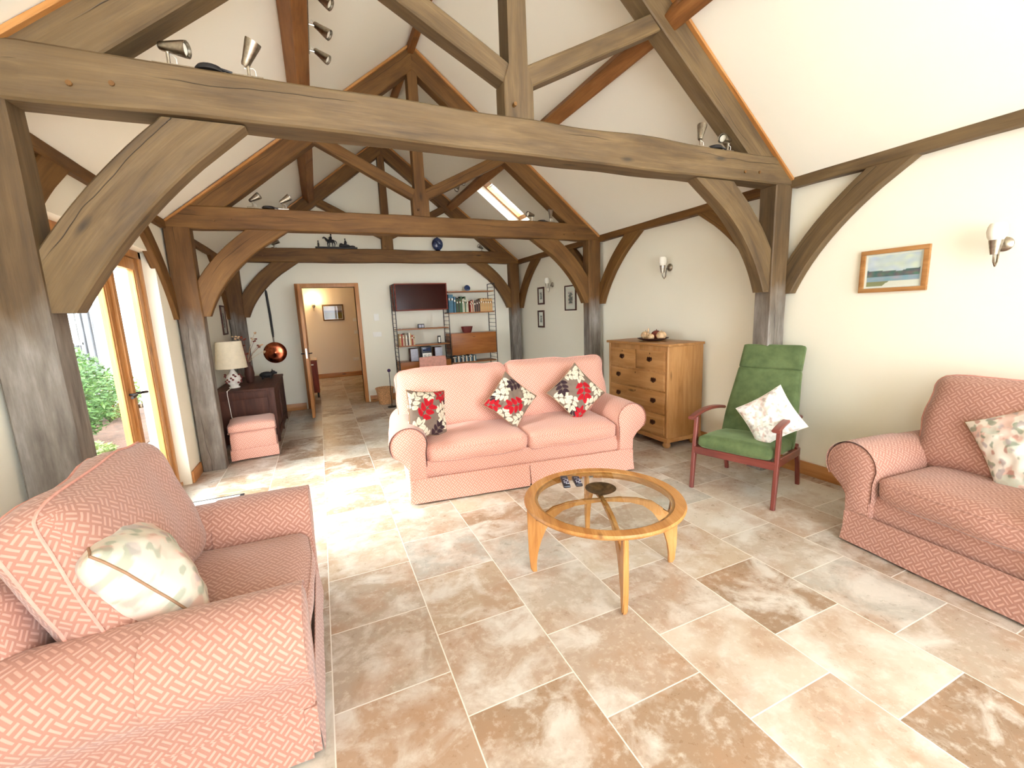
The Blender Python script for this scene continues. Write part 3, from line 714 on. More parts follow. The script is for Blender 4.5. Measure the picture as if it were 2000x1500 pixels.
# ---------------------------------------------------------------- footstool
t = thing('footstool', 'pink square upholstered footstool in front of the dark cabinet', 'footstool', (-.815, 5.6, 0), radians(6))
bm = B(); cushion(bm, .45, .45, .27, .03, (0, 0, 0), (8, 8, 4), Matrix.Translation((0, 0, .19)), seed=2); fin(bm, 'base', 'pink_fabric_fine', t, uv=False)
bm = B(); cushion(bm, .46, .46, .1, .035, (0, 0, .025), (8, 8, 3), Matrix.Translation((0, 0, .37)), seed=4); fin(bm, 'top_cushion', 'pink_fabric_fine', t, uv=False)
bm = B(); cushion(bm, .464, .464, .12, .01, (0, 0, 0), (8, 8, 3), Matrix.Translation((0, 0, .08)), seed=4); fin(bm, 'skirt', 'pink_fabric_fine', t, uv=False)
for zz in (.142, .325):
    bm = B(); tube(bm, [(x, y, zz) for x, y in rrect(.462, .462, .03)], .004, 6, closed=True); fin(bm, 'piping', 'pink_fabric_fine', t)

# ---------------------------------------------------------------- coffee table
cx, cy, R_, H_ = 1.385, 1.945, .45, .44
t = thing('coffee_table', 'round teak coffee table with glass top and four arched legs', 'table', (cx, cy, 0), radians(69))
bm = B(); lathe(bm, [(.373, .415), (.39, .408), (.435, .41), (.449, .42), (.452, .43), (.446, .44), (.392, .44), (.389, .437), (.389, .431), (.373, .431), (.373, .415)], 72)
fin(bm, 'rim', 'table_teak', t, grain=1)
bm = B(); lathe(bm, [(0, .432), (.388, .432), (.388, .438), (0, .438)], 72); fin(bm, 'glass_top', 'glass', t, smooth=30)
for k in range(4):
    a = k*pi/2; M_ = Matrix.Rotation(a, 4, 'Z'); W = M_ @ Vector((0, 1, 0))
    q = lambda r, z: M_ @ Vector((r, 0, z))
    bm = B(); n = 16; O = []; I = []
    prof_o = [(.415, 0), (.428, .02), (.436, .12), (.438, .25), (.438, .412)]
    # post with a web that sweeps inward to the underside of the glass
    prof_i = [(.392, 0), (.392, .06), (.384, .12), (.366, .20), (.336, .27), (.29, .335), (.235, .378), (.16, .402), (.06, .408), (0, .408)]
    up_ = [(0, .428), (.10, .427), (.2, .418), (.29, .393), (.355, .345), (.388, .31), (.398, .33), (.40, .412)]
    poly = prof_o+up_[::-1]+prof_i[::-1] if False else prof_i[::-1]+prof_o+up_[::-1]
    A = [bm.verts.new((x, -.0135, z)) for x, z in poly]; Bq = [bm.verts.new((x, .0135, z)) for x, z in poly]; m = len(poly)
    bm.faces.new(A); bm.faces.new(Bq[::-1])
    for i in range(m): bm.faces.new((A[i], Bq[i], Bq[(i+1) % m], A[(i+1) % m]))
    bmesh.ops.bevel(bm, geom=[e for e in bm.edges if abs(e.verts[0].co.y-e.verts[1].co.y) < 1e-5], offset=.005, segments=2, affect='EDGES')
    bmesh.ops.transform(bm, matrix=M_, verts=bm.verts[:]); fin(bm, 'leg', 'table_teak', t, smooth=35, grain=3)
bm = B()
for k in range(4):
    a0, a1 = k*pi/2+.1, (k+1)*pi/2-.1
    tube(bm, [(.40*cos(a), .40*sin(a), .402) for a in [a0+(a1-a0)*i/10 for i in range(11)]], .012, 8)
fin(bm, 'apron', 'table_teak', t, grain=1)
t = thing('bronze_bowl', 'small shallow bronze bowl on the glass coffee table', 'bowl', (1.40, 1.985, .438))
bm = B(); lathe(bm, [(0, .004), (.03, .0), (.033, .006), (.055, .012), (.085, .03), (.09, .034), (.086, .035), (.05, .018), (0, .012)], 36); fin(bm, 'bowl', 'bronze', t)
for i, (x, y, a, lab) in enumerate(((1.300, 2.215, -23, 'black remote control with pale buttons, farther from the bronze bowl'), (1.368, 2.185, -21, 'black remote control with one purple button, next to the bronze bowl'))):
    t = thing('remote_control', lab, 'remote control', (x, y, .438), radians(a), 'remote controls on the glass table')
    bm = B(); cushion(bm, .046, .165 if i == 0 else .14, .018, .008, (0, 0, .002), (4, 8, 2), Matrix.Translation((0, 0, .0095))); fin(bm, 'body', 'black_plastic', t, uv=False)
    for r_ in range(5):
        for c_ in range(3):
            bm = B(); box(bm, -.014+c_*.011, -.006+c_*.011, -.055+r_*.02, -.046+r_*.02, .018, .0215, .001); fin(bm, 'button', 'silver_plastic' if (r_+c_) % 3 else 'purple_glass', t)

# ---------------------------------------------------------------- green chair
t = thing('armchair', 'green velvet high-backed chair with red-brown wooden arms', 'armchair', (2.79, 2.245, 0), atan2(-.95, .3))
Ms = Matrix.Translation((0, .27, .385)) @ Matrix.Rotation(radians(-5), 4, 'X')
bm = B(); cushion(bm, .55, .56, .1, .04, (0, 0, .022), (12, 12, 4), Ms, .003, 1); fin(bm, 'seat', 'green_velvet', t, uv=False)
# tapered back: wide at the seat, narrow at the top, with a head pad seam
Mb = Matrix.Translation((0, .635, .735)) @ Matrix.Rotation(radians(-22), 4, 'X')
for nm_, k0, k1, pf in (('backrest', 0, .752, .014), ('head_pad', .742, 1, .016)):
    bm = B(); hh = .86*(k1-k0); cushion(bm, 1, .075, hh, .022, (0, pf, 0), (12, 4, 20), Matrix.Translation((0, 0, -.43+.86*(k0+k1)/2)), wr=.001)
    for v in bm.verts:
        k = (v.co.z+.43)/.86; wd = .56-.03*k-.06*max(0, min(1, (k-.25)/.5)); v.co.x *= wd; v.co.y += .06*(k-.5)**2
    bmesh.ops.transform(bm, matrix=Mb, verts=bm.verts[:]); fin(bm, nm_, 'green_velvet', t, uv=False, smooth=60)
mh = 'mahogany'
for s in (-1, 1):
    x = s*.305
    timber('leg', mh, t, [(x, .0, 0), (x, .03, .3), (x*.99, .055, .595)], (1, 0, 0), .03, .042, None, None, .006, rough=0, wander=0, hs=[.03, .045, .036])
    timber('leg', mh, t, [(x*.93, .64, 0), (x*.93, .60, .2), (x*.93, .53, .36)], (1, 0, 0), .03, .042, None, None, .006, rough=0, wander=0, hs=[.03, .04, .045])
    timber('side_rail', mh, t, [(x*.97, .03, .335), (x*.95, .58, .30)], (1, 0, 0), .026, .065, None, None, .004, rough=0, wander=0)
    timber('arm', mh, t, arc((x, -.035, .600), (x, .22, .665), (x*.96, .52, .60), 14), (1, 0, 0), .055, .026, None, None, .008, rough=0, wander=0)
timber('front_rail', mh, t, [(-.30, .022, .325), (.30, .022, .325)], (0, 1, 0), .024, .06, None, None, .004, rough=0, wander=0)
timber('rear_rail', mh, t, [(-.28, .56, .315), (.28, .56, .315)], (0, 1, 0), .024, .055, None, None, .004, rough=0, wander=0)

# ---------------------------------------------------------------- chest of drawers
cx0, cx1, cy0, cy1 = 3.215, 3.70, 3.37, 4.37
t = thing('chest_of_drawers', 'honey pine chest of drawers standing between the sofa and the green chair', 'chest of drawers', (cx0, cy0, 0))
D_, W_ = cx1-cx0, cy1-cy0
boxo('carcass', 'chest_pine', t, .012, D_, 0, W_, .085, 1.085, .004, 3)
bm = B(); box(bm, -.018, D_+.0, -.02, W_+.02, 1.085, 1.112, .007); fin(bm, 'top', 'chest_pine', t, grain=2)
bm = B(); box(bm, -.008, D_, -.012, W_+.012, .07, .115, .006); fin(bm, 'plinth', 'chest_pine', t, grain=2)
for y in (.055, W_-.055):
    for x in (.05, D_-.06):
        bm = B(); lathe(bm, [(0, 0), (.028, 0), (.042, .018), (.044, .04), (.034, .058), (.028, .075), (0, .075)], 20, (x, y, 0)); fin(bm, 'foot', 'chest_pine', t, grain=3)
for y in (.0, W_):
    bm = B(); tube(bm, [(.014, y+(.016 if y == 0 else -.016), .12), (.014, y+(.016 if y == 0 else -.016), 1.08)], .014, 10); fin(bm, 'corner_moulding', 'chest_pine', t, grain=3)
zs = [(.135, .355), (.375, .595), (.615, .80), (.82, 1.03)]
for k, (z0, z1) in enumerate(zs):
    for (y0, y1) in ([(.045, W_-.045)] if k < 3 else [(.045, W_/2-.008), (W_/2+.008, W_-.045)]):
        bm = B(); box(bm, -.002, .014, y0, y1, z0, z1, .004); box(bm, -.0045, .0, y0+.012, y1-.012, z0+.012, z1-.012, .002); d_ = fin(bm, 'drawer', 'chest_pine', t, grain=2)
        hs_ = [(y0+y1)/2] if k == 3 else [y0+.16, y1-.16]
        for hy in hs_:
            zc_ = (z0+z1)/2+.01; bm = B()
            pts = [(-.042, .012), (-.03, .03), (-.012, .022), (0, .034), (.012, .022), (.03, .03), (.042, .012), (.036, -.008), (.02, -.016), (0, -.03), (-.02, -.016), (-.036, -.008)]
            A = [bm.verts.new((-.0075, hy+a, zc_+b)) for a, b in pts]; f = bm.faces.new(A); bmesh.ops.solidify(bm, geom=[f], thickness=.003)
            tube(bm, [(-.012, hy-.03, zc_+.008), (-.02, hy-.026, zc_-.008), (-.022, hy, zc_-.018), (-.02, hy+.026, zc_-.008), (-.012, hy+.03, zc_+.008)], .0035, 6)
            fin(bm, 'pull_handle', 'drawer_pull', d_, smooth=30)
        bm = B(); ell(bm, (-.005, (y0+y1)/2, z1-.03), (.002, .007, .009)); fin(bm, 'keyhole', 'drawer_pull', d_)
bz = 1.112
t = thing('fruit_bowl', 'dark shallow dish of gourds on the pine chest of drawers', 'bowl', (3.45, 3.86, bz))
bm = B(); lathe(bm, [(0, 0), (.07, .0), (.13, .014), (.17, .03), (.172, .034), (.12, .02), (0, .01)], 32); fin(bm, 'dish', 'dark_wood', t, grain=1)
for i, (x, y, r_, m_, nm, lab) in enumerate(((-.02, .1, .05, 'gourd', 'gourd', 'round tan gourd at the far end of the dish'), (.03, -.10, .052, 'gourd', 'gourd', 'round tan gourd at the near end of the dish'), (-.055, -.03, .036, 'gourd', 'gourd', 'small tan gourd at the front of the dish'), (.05, .0, .055, 'dark_flower', 'gourd', 'dark brown gourd at the back of the dish'), (-.03, .045, .03, 'gourd', 'gourd', 'pale long-necked gourd in the middle of the dish'))):
    bm = B(); z = bz+.014+r_*.92
    ell(bm, (0, 0, 0), (r_, r_*1.1, r_*.92), None, 20, 12); 
    if i == 4: tube(bm, [(0, 0, 0), (0, 0, .06), (.004, 0, .1)], [.02, .012, .006], 10)
    tube(bm, [(0, 0, r_*.85), (.003, .002, r_*1.15)], .004, 6); o = fin(bm, 'gourd', m_, None); o.location = (3.45+x, 3.86+y, z); tag(o, lab, 'gourd', 'gourds in the dish')

# ---------------------------------------------------------------- pictures
def picture(label, face, c, w, h, fw, depth, frame, paint, mount, lab2=None, n=(60, 44), grp=None):
    """c = centre on the wall, face = 'R' right wall (faces -x), 'L' left wall, 'B' back wall / hall wall (faces -y)"""
    rz = {'R': -pi/2, 'L': pi/2, 'B': 0}[face]
    t = thing('framed_picture', label, 'picture', c, rz, grp); y0, y1 = -depth, 0
    bm = B()
    box(bm, -w/2, w/2, y0, y1, h/2-fw, h/2, .003); box(bm, -w/2, w/2, y0, y1, -h/2, -h/2+fw, .003)
    box(bm, -w/2, -w/2+fw, y0, y1, -h/2+fw, h/2-fw, .003); box(bm, w/2-fw, w/2, y0, y1, -h/2+fw, h/2-fw, .003)
    fin(bm, 'frame', frame, t, grain=1)
    bm = B(); C = bm.verts.layers.float_color.new('Col'); iw, ih = w-2*fw, h-2*fw; g_ = []
    for j in range(n[1]+1):
        row = []
        for i in range(n[0]+1):
            u, v = i/n[0], j/n[1]; q = bm.verts.new(((u-.5)*iw, -depth*.45, (v-.5)*ih))
            mu, mv = mount; uu, vv = (u-mu)/(1-2*mu), (v-mv)/(1-2*mv)
            q[C] = lin(paint(uu, vv) if 0 <= uu <= 1 and 0 <= vv <= 1 else (240, 236, 226)); row.append(q)
        g_.append(row)
    for j in range(n[1]):
        for i in range(n[0]): bm.faces.new((g_[j][i], g_[j][i+1], g_[j+1][i+1], g_[j+1][i]))
    fin(bm, 'print', 'print_paper', t, smooth=0, uv=False, grain=-1)
    bm = B(); box(bm, -iw/2, iw/2, -depth*.62, -depth*.58, -ih/2, ih/2); fin(bm, 'glazing', 'glass', t, smooth=0)
    return t
N_ = lambda u, v, s=0, k=3: noise.noise((u*k, v*k, s))
def lake(u, v):
    ridge = .48+.10*N_(u, 0, 1, 4)+.12*abs(u-.55)
    if v > ridge: return (206+int(26*N_(u, v, 3, 6)), 214+int(22*N_(u, v, 3, 6)), 216+int(20*N_(u, v, 4, 5)))
    if v > .30: return (96+int(40*N_(u, v, 5, 9)), 108+int(30*N_(u, v, 6, 8)), 104)
    if v > .15: return (150+int(30*N_(u, v*3, 7, 6)), 168, 182)
    return (140, 138, 96) if u < .3+.3*N_(u, v, 2) else (232, 228, 214)
def moor(u, v):
    if v > .66+.08*N_(u, 0, 2, 3): return (178+int(20*N_(u, v, 3, 5)), 170, 178)
    if v > .5: return (108, 96, 100)
    return (120+int(30*N_(u, v, 5, 7)), 104+int(24*N_(u, v, 6, 6)), 52)
def sketch(s, bgc=(226, 222, 214)):
    def f(u, v):
        if 0.12 < u < .88 and .1 < v < .88 and N_(u, v, s, 7)+.45 > abs(u-.5)*1.4: return (92, 110, 122) if N_(u, v, s+3, 9) > 0 else (140, 128, 110)
        return bgc
    return f
picture('landscape of a grey lake in a light wooden frame on the right wall', 'R', (WR-.002, 1.775, 1.685), .40, .30, .03, .025, 'chest_pine', lake, (.05, .06))
picture('larger brown-framed sketch in the far bay, nearest of the three small pictures', 'R', (WR-.002, 6.09, 1.68), .34, .40, .02, .02, 'dark_wood', sketch(3, (230, 214, 204)), (.22, .2))
picture('small dark-framed sketch at far end of the right wall, upper of two', 'R', (WR-.002, 7.1, 1.76), .24, .31, .03, .02, 'dark_wood', sketch(8), (.2, .2))
picture('small dark-framed sketch at far end of the right wall, lower of two', 'R', (WR-.002, 7.12, 1.345), .24, .31, .03, .02, 'dark_wood', sketch(13), (.2, .2))
picture('narrow picture on the left wall mostly hidden by the far post', 'L', (WL+.002, 7.5, 1.55), .3, .42, .02, .02, 'dark_wood', sketch(19), (.15, .15))
picture('moorland painting in a brown frame on the hallway wall', 'B', (.36, HY-.002, 1.66), .50, .40, .03, .02, 'oak_warm', moor, (.03, .03))

# ---------------------------------------------------------------- wall lights
def sconce(label, loc, rz, lit=False, grp='wall lights with opal shades'):
    t = thing('wall_light', label, 'wall light', loc, rz, grp)
    MX = Matrix.Rotation(radians(90), 4, 'X')
    bm = B(); lathe(bm, [(0, 0), (.042, 0), (.042, .008), (.03, .02), (.012, .026), (0, .026)], 24, M=MX); fin(bm, 'wall_plate', 'brushed_steel', t)
    bm = B(); pts = [(0, -.02, 0)]+[(0, -.065-.035*cos(a), -.06-.035*sin(a)-.02) for a in [pi*1.0-pi*k/8-pi for k in range(0)]]
    pts = [(0, -.015, 0), (0, -.05, -.01), (0, -.06, -.05), (0, -.065, -.1), (0, -.085, -.125), (0, -.108, -.1), (0, -.112, -.06), (0, -.11, -.03)]
    tube(bm, pts, .0055, 8); fin(bm, 'arm', 'brushed_steel', t)
    bm = B(); lathe(bm, [(0, -.06), (.018, -.06), (.022, -.04), (.032, .02), (.03, .022), (0, .0)], 24, (0, -.11, 0)); fin(bm, 'cup', 'brushed_steel', t)
    bm = B(); lathe(bm, [(0, .0), (.028, .0), (.04, .025), (.045, .055), (.04, .085), (.032, .1), (.026, .1), (0, .03)], 24, (0, -.11, .015)); fin(bm, 'shade', 'lit_opal' if lit else 'opal', t)
    if lit:
        l = bpy.data.lights.new('bulb', 'POINT'); l.energy = 9; l.color = (1, .72, .40); l.shadow_soft_size = .05
        o = bpy.data.objects.new('bulb', l); COL.objects.link(o); o.parent = t; o.location = (0, -.14, .16)
    return t
sconce('opal wall light nearest the viewer, right of the framed landscape', (WR, 1.24, 1.78), -pi/2)
sconce('opal wall light above the chest of drawers', (WR, 3.93, 1.93), -pi/2)
sconce('opal wall light in the far bay between the small pictures', (WR, 6.68, 1.93), -pi/2)
sconce('lit wall light glowing yellow in the hallway', (-.08, HY, 1.84), 0, True, None)

# ---------------------------------------------------------------- spotlight bars
def head(t, base, top, d, nm='spot_head', L=.085):
    base, top, d = Vector(base), Vector(top), Vector(d).normalized(); q = d.to_track_quat('Z', 'Y').to_matrix().to_4x4(); M_ = Matrix.Translation(top) @ q
    bm = B(); lathe(bm, [(0, -.03), (.015, -.03), (.019, -.02), (.021, .0), (.034, L-.012), (.035, L), (.031, L), (.02, .02), (0, .018)], 20, M=M_); h = fin(bm, nm, 'brushed_steel', t)
    bm = B(); lathe(bm, [(0, L-.02), (.027, L-.02), (.024, L-.012), (0, L-.008)], 16, M=M_); fin(bm, 'bulb', 'opal', h)
    bm = B(); tube(bm, [base, base.lerp(top, .6), top], .007, 8); fin(bm, 'stem', 'brushed_steel', t)
    bm = B(); k = base+Vector((.03, 0, 0)); tube(bm, [k, k+Vector((.0, 0, .03)), base.lerp(top, .6)+Vector((.02, .01, .0)), M_ @ Vector((0, 0, -.04)), M_ @ Vector((0, 0, -.028))], .0022, 5); fin(bm, 'flex', 'flex_white', t)
def spotbar(label, x0, x1, y, z, dirs):
    t = thing('spotlight_bar', label, 'spotlight', ((x0+x1)/2, y, z), 0, 'twin spotlight bars on the tie beams'); w2 = (x1-x0)/2
    bm = B(); box(bm, -w2, w2, -.014, .014, .0, .014, .002); fin(bm, 'bar', 'brushed_steel', t)
    bm = B(); lathe(bm, [(0, 0), (.06, 0), (.06, .012), (.05, .024), (0, .028)], 20, (0, .0, .0)); fin(bm, 'canopy', 'near_black', t)
    for s, d in zip((-1, 1), dirs): head(t, (s*w2*.72, 0, .012), (s*w2*.72, 0, .085), d)
    bm = B(); tube(bm, [(.03, -.02, .02), (.06, -.035, .008), (.09, -.03, .004)], .006, 6); fin(bm, 'cable', 'near_black', t)
zt1 = 2.641
spotbar('twin spotlight bar on the left end of the nearest tie beam', -.55, -.12, Y1+.05, zt1, ((1, -.3, -.12), (.5, -.3, 1)))
spotbar('twin spotlight bar on the right end of the nearest tie beam', 2.66, 3.05, Y1+.06, zt1, ((.35, .2, 1), (-1, -.2, -.0)))
spotbar('twin spotlight bar on the left end of the middle tie beam', -.54, -.16, Y2+.06, zt1, ((.8, -.4, .4), (.9, -.3, .5)))
spotbar('twin spotlight bar on the right end of the middle tie beam', 2.62, 3.0, Y2+.06, zt1, ((-1, -.3, .1), (-.2, -.4, 1)))
for x, lab in ((-.52, 'small single spotlight on the left end of the farthest tie beam'), (2.96, 'small single spotlight on the right end of the farthest tie beam')):
    t = thing('spotlight', lab, 'spotlight', (x, Y3+.07, zt1)); bm = B(); lathe(bm, [(0, 0), (.04, 0), (.04, .012), (0, .016)], 16); fin(bm, 'base', 'brushed_steel', t); head(t, (0, 0, .012), (0, 0, .07), (1 if x < 0 else -1, -.3, .5))
def purl_spots(label, P0, dY, n, out, grp):
    t = thing('spotlight_bar', label, 'spotlight', P0, 0, grp)
    bm = B(); v0 = Vector((0, -.03, 0)); v1 = Vector((0, dY*(n-1)+.03, 0)); box(bm, -.012, .012, min(v0.y, v1.y), max(v0.y, v1.y), -.012, .012, .002); fin(bm, 'bar', 'brushed_steel', t)
    for k in range(n):
        b = Vector((0, dY*k, 0)); o_ = Vector(out); head(t, b, b+o_*.07, (o_.x*.8, -.25, -.6))
for nm in ():
    pass
xl_ = XM-1.17
purl_spots('triple spotlight bar fixed along the left purlin', (xl_+.085, 3.20, zr(xl_)-.03), .315, 3, (1, 0, -.1), 'triple spotlight bars on the roof slopes')
purl_spots('triple spotlight bar on the right roof slope by the roof window', (2.30, 6.33, zr(2.30)-.02), .35, 3, (-.5, 0, -.6), 'triple spotlight bars on the roof slopes')

# ---------------------------------------------------------------- ornaments on the far tie beam
zt3 = 2.645; yo = Y3+.07
t = thing('horse_figurine', 'black silhouette sculpture of a rider on a horse with a sledge', 'sculpture', (.395, yo, zt3))
bm = B(); box(bm, -.32, .33, -.035, .035, 0, .03, .005); fin(bm, 'base', 'near_black', t)
bm = B()
ell(bm, (-.08, 0, .125), (.065, .022, .03)); tube(bm, [(-.13, 0, .13), (-.16, 0, .17), (-.175, 0, .18), (-.2, 0, .165)], [.022, .014, .014, .008], 8)
for x, dx in ((-.12, -.01), (-.11, .012), (-.045, -.008), (-.03, .012)): tube(bm, [(x, 0, .12), (x+dx, 0, .075), (x+dx*.4, 0, .028)], [.012, .007, .005], 6)
tube(bm, [(-.015, 0, .13), (.01, 0, .11), (.012, 0, .07)], [.008, .006, .003], 6); fin(bm, 'horse', 'near_black', t)
bm = B(); tube(bm, [(-.08, 0, .14), (-.075, 0, .175), (-.07, 0, .2)], [.02, .022, .012], 8); ell(bm, (-.068, 0, .222), (.013, .013, .015)); tube(bm, [(-.075, -.02, .19), (-.11, -.02, .165)], .006, 6); fin(bm, 'rider', 'near_black', t)
bm = B(); tube(bm, [(-.27, 0, .028), (-.268, 0, .07), (-.27, 0, .1)], [.012, .014, .01], 8); ell(bm, (-.27, 0, .117), (.011, .011, .013)); fin(bm, 'walking_figure', 'near_black', t)
bm = B(); ell(bm, (.13, 0, .05), (.09, .025, .03)); ell(bm, (.25, 0, .04), (.05, .025, .02)); tube(bm, [(.14, 0, .06), (.15, 0, .11), (.145, 0, .14)], [.022, .02, .01], 8); ell(bm, (.144, 0, .158), (.012, .012, .014)); ell(bm, (.08, 0, .075), (.03, .02, .02)); fin(bm, 'load', 'near_black', t)
t = thing('round_flask', 'round dark blue ceramic flask standing on the farthest tie beam', 'vase', (2.11, yo, zt3))
bm = B(); ell(bm, (0, 0, .115), (.1, .045, .11), None, 24, 16); fin(bm, 'body', 'blue_ceramic', t)
bm = B(); lathe(bm, [(0, .0), (.045, 0), (.035, .015), (0, .02)], 16); fin(bm, 'foot', 'blue_ceramic', t)
bm = B(); lathe(bm, [(.0, .21), (.018, .21), (.02, .235), (.026, .245), (.02, .247), (0, .24)], 16); fin(bm, 'neck', 'blue_ceramic', t)
# warming pan hanging on the far wall
t = thing('warming_pan', 'copper warming pan with long black handle hanging on the far wall', 'pan', (-.70, YB-.03, 1.0))
MX = Matrix.Rotation(radians(90), 4, 'X')
bm = B(); lathe(bm, [(0, -.02), (.14, -.02), (.165, .0), (.17, .02), (.155, .035), (.1, .048), (.03, .052), (.02, .058), (0, .058)], 40, M=MX); fin(bm, 'pan', 'copper', t)
bm = B(); tube(bm, [(0, -.01, .165), (0, -.012, .26)], [.009, .012], 8); fin(bm, 'socket', 'brushed_steel', t)
bm = B(); tube(bm, [(0, -.012, .25), (0, -.01, .32), (-.005, -.01, .6), (-.02, -.01, .97), (-.02, -.01, 1.0)], [.012, .016, .018, .016, .008], 10); fin(bm, 'handle', 'near_black', t)

# ---------------------------------------------------------------- dark cabinet on the left and what stands on it
t = thing('blanket_chest', 'dark panelled wooden chest against the left wall behind the footstool', 'chest', (WL+.02, 6.05, 0))
dx, dy, dz = .64, 1.45, .70
boxo('carcass', 'dark_wood', t, 0, dx, .012, dy, .04, dz-.03, .003, 3)
boxo('lid', 'dark_wood', t, -.0, dx+.02, -.02, dy+.01, dz-.03, dz, .006, 2)
for s in range(1):
    bm = B()
    for q in ((0, .07), (dx-.07, dx)): box(bm, q[0], q[1], -.0, .014, 0, dz-.03, .002)
    for q in ((.05, .14), (dz-.12, dz-.03)): box(bm, .07, dx-.07, 0.001, .014, q[0], q[1], .002)
    fin(bm, 'front_frame', 'dark_wood', t, grain=3)
bm = B()
for q in ((.0, .08), (dy/2-.04, dy/2+.04), (dy-.08, dy)): box(bm, dx-.002, dx+.012, q[0], q[1], 0, dz-.03, .002)
for q in ((.05, .14), (dz-.12, dz-.03)): box(bm, dx-.002, dx+.011, .08, dy-.08, q[0], q[1], .002)
fin(bm, 'side_frame', 'dark_wood', t, grain=3)
zc0 = .70
t = thing('table_lamp', 'ceramic table lamp with drum shade on the dark chest', 'lamp', (-1.055, 6.34, zc0))
bm = B(); lathe(bm, [(0, 0), (.06, 0), (.062, .012), (.05, .02), (.045, .03), (.075, .07), (.085, .11), (.07, .16), (.035, .2), (.022, .225), (.022, .235), (0, .235)], 32); fin(bm, 'base', 'white_ceramic', t)
bm = B()
for k in range(26):
    a = k*2.4; z = .05+(k % 6)*.02; r_ = .0745+.012*sin((z-.03)*18); ell(bm, (r_*cos(a), r_*sin(a), z+.02), (.014, .014, .012), None, 8, 6)
fin(bm, 'painted_flowers', 'red_brown', t)
bm = B(); lathe(bm, [(.172, .25), (.172, .252), (.14, .58), (.138, .58), (.169, .25), (.172, .25)], 48); fin(bm, 'lamp_shade', 'lamp_shade_cloth', t)
bm = B(); tube(bm, [(0, 0, .23), (0, 0, .42)], .006); ell(bm, (0, 0, .45), (.03, .03, .04)); fin(bm, 'bulb_holder', 'opal', t)
o = None
bm = B(); tube(bm, [(-.02, -.05, .012), (-.03, -.2, .006), (-.03, -.325, .004), (-.03, -.34, -.04), (-.02, -.34, -.3), (.0, -.34, -.45), (.02, -.33, -.69)], .004, 6); fin(bm, 'flex', 'flex_white', t)
t = thing('flower_vase', 'tall dark vase of dried flowers beside the table lamp', 'vase', (-.93, 6.74, zc0))
bm = B(); lathe(bm, [(0, 0), (.04, 0), (.05, .04), (.06, .12), (.05, .2), (.03, .25), (.036, .28), (.03, .28), (0, .2)], 24); fin(bm, 'vase', 'dark_wood', t, grain=3)
random.seed(5)
for k in range(16):
    a = random.uniform(0, 6.28); r_ = random.uniform(.06, .2); h = random.uniform(.4, .68); bm = B(); tip = Vector((r_*cos(a)+.02, r_*sin(a), h)); 
    tube(bm, [(0, 0, .26), (tip.x*.4, tip.y*.4, .26+(h-.26)*.55), tip], .002, 4)
    for m in range(3): ell(bm, tip+Vector((random.uniform(-.02, .02), random.uniform(-.02, .02), random.uniform(-.03, .01))), (.016, .012, .01), None, 6, 5)
    fin(bm, 'flower_stem', 'dark_flower' if k % 3 else 'gourd', t)
t = thing('pig_carving', 'dark carved animal figure on the far end of the dark chest', 'carving', (-.76, 7.0, zc0))
bm = B(); ell(bm, (0, 0, .06), (.09, .04, .045)); ell(bm, (.085, 0, .085), (.035, .028, .03)); tube(bm, [(.1, 0, .08), (.135, 0, .075)], [.02, .014], 8)
for x in (-.05, .05):
    for y in (-.02, .02): tube(bm, [(x, y, .05), (x, y, .0)], [.014, .01], 8)
for y in (-.015, .015): tube(bm, [(.08, y, .105), (.075, y*1.5, .135)], [.01, .002], 6)
fin(bm, 'body', 'near_black', t)

# ---------------------------------------------------------------- wall shelving on the far wall
SX0, SXM, SX1 = 1.215, 2.155, 3.06; SYF = 7.67; SYB = YB-.012
t = thing('shelving_unit', 'ladder-frame wall shelving with teak cabinets on the far wall', 'shelving', (0, 0, 0)); sh = t
for x, ztop in ((SX0, 2.04), (SXM, 1.6), (SX1, 2.04)):
    bm = B()
    for y in (SYF, SYB-.006): tube(bm, [(x, y, .0), (x, y, ztop)], .0075, 6)
    for k in range(28):
        z = .06+k*.0735
        if z < ztop: tube(bm, [(x, SYF, z), (x, SYB-.006, z)], .004, 5)
    tube(bm, [(x, SYF, ztop), (x, SYB-.006, ztop)], .0075, 6); fin(bm, 'ladder_frame', 'black_metal', t)
def shelf(x0, x1, z, th=.018): boxo('shelf', 'teak', t, x0+.012, x1-.012, SYF+.01, SYB-.02, z-th, z, .002, 1)
shelf(SX0, SXM, 1.275); shelf(SX0, SXM, .985); shelf(SXM, SX1, 1.905); shelf(SXM, SX1, 1.525); shelf(SXM, SX1, .615)
# glazed display cabinet
def cabinet(nm, x0, x1, z0, z1, fr, mat='teak'):
    bm = B(); y0, y1 = SYF-.01, SYB-.02; e = .016
    box(bm, x0, x1, y0, y1, z1-e, z1); box(bm, x0, x1, y0, y1, z0, z0+e); box(bm, x0, x0+e, y0, y1, z0+e, z1-e); box(bm, x1-e, x1, y0, y1, z0+e, z1-e); box(bm, x0+e, x1-e, y1-.01, y1, z0+e, z1-e)
    return fin(bm, nm, mat, t, smooth=0, grain=1)
c_ = cabinet('display_cabinet', SX0+.014, SXM-.012, 1.59, 2.05, 0, 'red_cabinet')
bm = B(); box(bm, SX0+.03, SXM-.028, SYF+.0, SYF+.004, 1.606, 2.034); fin(bm, 'glass_door', 'smoked_glass', c_, smooth=0)
boxo('inner_shelf', 'red_cabinet', c_, SX0+.03, SXM-.028, SYF+.06, SYB-.04, 1.80, 1.81, 0, 1)
c_ = cabinet('bureau_cabinet', SXM+.014, SX1-.012, .75, 1.145, 0)
bm = B(); box(bm, SXM+.02, SX1-.018, SYF-.026, SYF-.01, .757, 1.138, .002); d_ = fin(bm, 'drop_front', 'teak', c_, grain=1)
